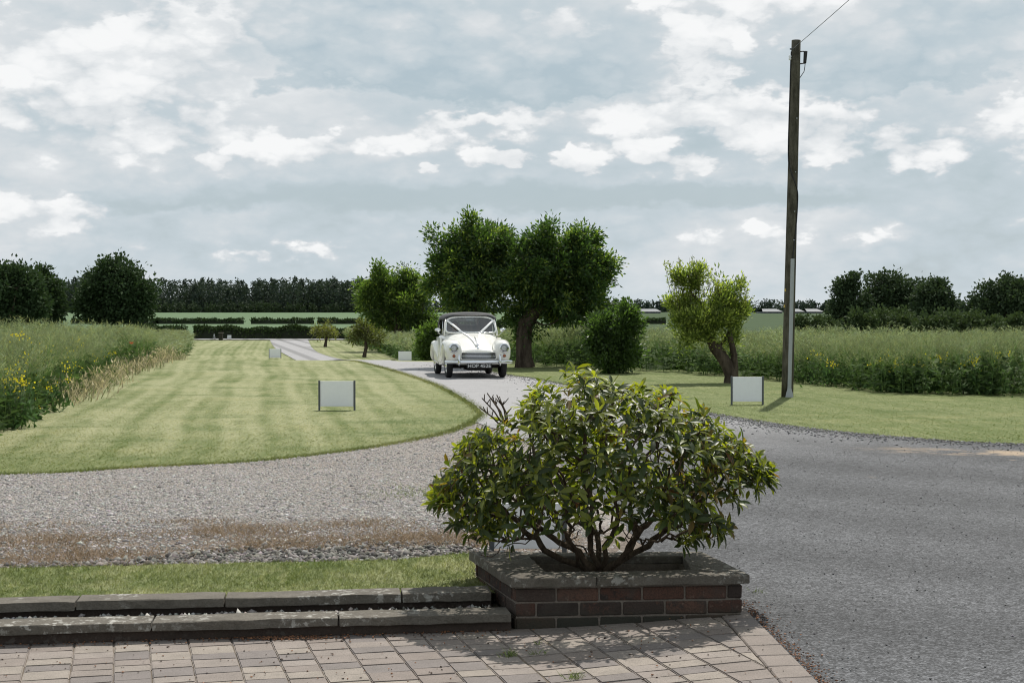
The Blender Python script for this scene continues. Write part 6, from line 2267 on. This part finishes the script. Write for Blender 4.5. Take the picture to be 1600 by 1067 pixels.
# --- utility pole
def utility_pole():
    p = G(1230, 620)
    s = p[1] / FPX
    root = empty('utility_pole', p)
    tag(root, 'tall weathered wooden utility pole standing on the right-hand lawn', 'pole')
    M['pole_wood'] = mat_bark('pole_wood', (0.045, 0.042, 0.030), (0.125, 0.115, 0.088), 14)
    hgt = 555 * s
    lean = 12 * s
    n = 14
    pts = [(lean * t, 0, hgt * t - 0.05 * (t == 0)) for t in np.linspace(0, 1, n)]
    rr = np.linspace(9.3 * s, 7.0 * s, n)
    V, F = tube(pts, rr, 20)
    ob('shaft', mesh_np('shaft', V, F, M['pole_wood'], smooth=True), root)
    ax = lambda t: np.array([lean * t, 0, hgt * t])
    rad = lambda t: 9.3 * s + (7.0 - 9.3) * s * t
    M['galv'] = simple('galvanised_guard', (0.34, 0.36, 0.37), 0.5, metal=0.25, var=0.12, scale=12)
    # cable guard: a half-round channel up the near side
    rows = []
    for t in np.linspace(0.018, 0.388, 12):
        c = ax(t) + np.array([1.5 * s, -rad(t) * .98, 0])
        w = 3.1 * s
        rows.append([c + np.array([w * math.sin(a), -w * .8 * math.cos(a) + .004, 0]) for a in np.linspace(-1.5, 1.5, 9)])
    V, F = loft(rows)
    ob('cable_guard', fix_normals(mesh_np('cable_guard', V, F, M['galv'], smooth=True)), root)
    c0 = ax(.0) + np.array([1.5 * s, -rad(0), 0])
    rows = [[c0 + np.array([w * u, -.02 - w * .4 * (1 - u * u), z]) for u in np.linspace(-1, 1, 7)] for w, z in ((.075, -.01), (.062, .07), (.04, .14), (.036, .17))]
    V, F = loft(rows)
    ob('guard_foot', fix_normals(mesh_np('guard_foot', V, F, M['galv'], smooth=True)), root)
    # cable winding up from the guard to the top
    cp = []
    for t, a in ((.385, 0.15), (.42, .35), (.455, .6), (.50, .9), (.545, 1.2), (.575, 1.0), (.60, .3), (.63, -.5), (.655, -1.1), (.70, -1.45), (.78, -1.5), (.86, -1.45), (.93, -1.5), (.968, -1.35)):
        r = rad(t) + .008
        cp.append(ax(t) + np.array([r * math.sin(a), -r * math.cos(a), 0]))
    V, F = tube(smooth_line(cp, 4), .010, 6)
    ob('service_cable', mesh_np('service_cable', V, F, M['black'], smooth=True), root)
    # dark closure box on a bracket at the top right
    t = .955
    bx = ax(t) + np.array([rad(t) + .085, -.02, -.02])
    bmx = box_bm(.062, .075, .225, .014, 0, 2)
    for v_ in bmx.verts:
        if v_.co.z < 0: v_.co.x *= .8
    ob('closure_box', bm_mesh('closure_box', bmx, M['black'], True), root, bx, (0, R(4), 0))
    for dz in (.10, -.12):
        V, F = tube([ax(t) + np.array([rad(t) - .02, -.02, dz - .02]), ax(t) + np.array([rad(t) + .05, -.02, dz - .01]), bx + np.array([-.01, 0, dz * .9])], .011, 6)
        ob('bracket', mesh_np('bracket', V, F, M['black'], smooth=True), root)
    V, F = tube([bx + np.array([0, 0, -.10]), bx + np.array([-.005, 0, -.17]), bx + np.array([-.02, 0, -.26]), ax(t - .06) + np.array([rad(t), -.02, 0])], .007, 6)
    ob('drop_lead', mesh_np('drop_lead', V, F, M['black'], smooth=True), root)
    # insulator and clamp at the left
    V, F = lathe([(.001, -.05), (.022, -.05), (.028, -.03), (.018, -.01), (.028, .01), (.02, .035), (.001, .05)], 12)
    ob('insulator', mesh_np('insulator', V, F, M['white_board'], smooth=True), root, ax(.955) + np.array([-rad(.955) - .025, -.02, -.02]))
    bmx = box_bm(.05, .03, .03, .006)
    ob('clamp', bm_mesh('clamp', bmx, M['post_grey']), root, ax(.975) + np.array([-rad(.975) - .01, -.03, .0]))
    M['tag_yellow'] = simple('yellow_tag', (0.45, 0.32, 0.05), 0.5)
    for tt, a in ((.30, -1.1), (.255, -1.2)):
        r = rad(tt) + .004
        bmx = box_bm(.045, .006, .05, .001)
        ob('tag', bm_mesh('tag', bmx, M['tag_yellow']), root, ax(tt) + np.array([r * math.sin(a), -r * math.cos(a), 0]), (0, 0, -a * -1))
    # small pole steps and bolts
    for tt in (.44, .52, .63, .78):
        bmx = box_bm(.02, .03, .02, .004)
        ob('bolt', bm_mesh('bolt', bmx, M['galv']), root, ax(tt) + np.array([.03, -rad(tt) - .008, 0]))
    # overhead line to the house behind the viewer
    a = np.array(p) + ax(.972) + np.array([-rad(.97), -.06, 0])
    e = np.array([7.3, 0.0, 8.55])
    tt = np.linspace(0, 1, 40)[:, None]
    pts = a + (e - a) * tt - np.array([[0, 0, 1.0]]) * .18 * (4 * tt * (1 - tt))
    V, F = tube(pts, .0055, 5)
    w = ob('overhead_line', mesh_np('overhead_line', V, F, M['post_grey'], smooth=True))
    tag(w, 'thin overhead line running from the pole top towards the viewer', 'cable')


utility_pole()


# --- white boards on posts, seen from behind
def board(label, pxl, pxr, ytop, ybot, yfoot, posts=True, rz=0.0, Y=None, name='board_sign'):
    pc = G((pxl + pxr) / 2, yfoot) if Y is None else np.array([*at((pxl + pxr) / 2, yfoot, Y)[:2], 0])
    if Y is not None: pc[2] = float(H(pc[0], pc[1]))
    s = pc[1] / FPX
    root = empty(name, pc, rz)
    tag(root, label, 'sign', 'white boards along the drive')
    w = (pxr - pxl) * s
    zt = CAMZ - (ytop - 487) * s - pc[2]
    zb = CAMZ - (ybot - 487) * s - pc[2]
    bmx = box_bm(w - (.03 if posts else 0), .014, zt - zb, .003, 0, 1, (0, 0, (zt + zb) / 2))
    ob('panel', bm_mesh('panel', bmx, M['white_board']), root)
    if posts:
        for sg in (-1, 1):
            bm_ = box_bm(.030, .030, zt + .012 + .06, .004, 0, 1, (sg * w / 2, 0, (zt + .012 - .06) / 2))
            ob('post', bm_mesh('post', bm_, M['post_grey']), root)
    return root


board('white board on two dark posts standing on the left lawn', 499, 554, 595.5, 635, 641)
board('white board on two dark posts in front of the utility pole', 1143, 1192, 589, 627.5, 632.5, rz=R(2))
board('white board behind the planter, glimpsed low through the shrub', 768, 882, 786, 858, 868, Y=9.35)
board('small white board on the lawn crest, near the end of the drive', 420.5, 439, 545, 559, 560.5)
board('small white board at the foot of the middle tree', 622.5, 643, 549, 563, 563.5, posts=False)
board('tiny white board by the brick post, in front of the hedge', 355, 361.5, 523.5, 528.5, 529.5, posts=False)

# --- brick gate post and easel frame at the end of the lawn
pg_ = np.array([hx(345, 123), 123.0, 0]); pg_[2] = float(H(pg_[0], pg_[1]))
root = empty('gate_post', pg_); tag(root, 'short reddish brick gate post in front of the long hedge', 'post')
bmx = box_bm(.30, .30, .58, .01, 0, 1, (0, 0, .27)); ob('shaft', bm_mesh('shaft', bmx, M['brick']), root)
bmx = box_bm(.38, .38, .07, .015, 0, 1, (0, 0, .60)); ob('cap', bm_mesh('cap', bmx, M['coping']), root)
pe = np.array([hx(334.5, 124), 124.0, 0]); pe[2] = float(H(pe[0], pe[1]))
root = empty('easel_frame', pe); tag(root, 'thin pale A-frame easel left of the brick gate post', 'easel')
for a_, c_ in (((-.14, 0, 0), (0, 0, .5)), ((.14, 0, 0), (0, 0, .5)), ((0, .2, 0), (0, 0, .5))):
    V, F = tube([a_, c_], .016, 5)
    ob('leg', mesh_np('leg', V, F, M['galv']), root)
V, F = tube([(-.09, 0, .18), (.09, 0, .18)], .012, 5)
ob('crossbar', mesh_np('crossbar', V, F, M['galv']), root)

# --- low farm sheds on the right horizon
M['shed_roof'] = simple('shed_roof', (0.085, 0.095, 0.105), 0.6, var=0.06, scale=0.2)
M['shed_wall'] = simple('shed_wall', (0.10, 0.115, 0.12), 0.8, var=0.1, scale=0.2)
for (xa, xb, yt, lab) in ((1193, 1222, 491, 'pale-roofed farm shed on the horizon, left of the pole'), (1241, 1256, 490, 'small farm shed on the horizon just right of the pole'), (1262, 1286, 489.5, 'pale-roofed farm shed furthest right on the horizon'), (938, 946, 492, 'small pale-roofed shed at the right foot of the big tree'), (997, 1032, 494, 'long pale shed left of the leaning pollard')):
    Y = 540
    xa_, xb_ = hx(xa, Y), hx(xb, Y)
    zg = float(H(0, Y))
    top = CAMZ - (yt - 487) * Y / FPX
    zt = max(top, zg + 1.0)
    root = empty('farm_shed', ((xa_ + xb_) / 2, Y, zg)); tag(root, lab, 'shed', 'farm sheds on the horizon')
    w, h, d = xb_ - xa_, (zt - zg), 16
    V = np.array([(-w / 2, 0, -1), (w / 2, 0, -1), (w / 2, 0, h * .62), (-w / 2, 0, h * .62), (-w / 2, d, -1), (w / 2, d, -1), (w / 2, d, h * .62), (-w / 2, d, h * .62)], float)
    ob('wall', mesh_np('wall', V, np.array([(0, 1, 2, 3), (1, 5, 6, 2), (5, 4, 7, 6), (4, 0, 3, 7)]), M['shed_wall']), root)
    e = .35
    V = np.array([(-w / 2 - e, -e, h * .60), (w / 2 + e, -e, h * .60), (w / 2 * .8, d / 2, h + .6), (-w / 2 * .8, d / 2, h + .6), (w / 2 + e, d + e, h * .60), (-w / 2 - e, d + e, h * .60)], float)
    ob('roof', mesh_np('roof', V, np.array([(0, 1, 2, 3), (3, 2, 4, 5)]), M['shed_roof']), root)
    for k in range(2 if w < 5 else 3):
        bmx = box_bm(w * .16, .1, h * .4 + .5, .02, 0, 1, (-w / 3 + k * w / 3, -.06, h * .2 - .2))
        ob('door', bm_mesh('door', bmx, M['post_grey']), root)
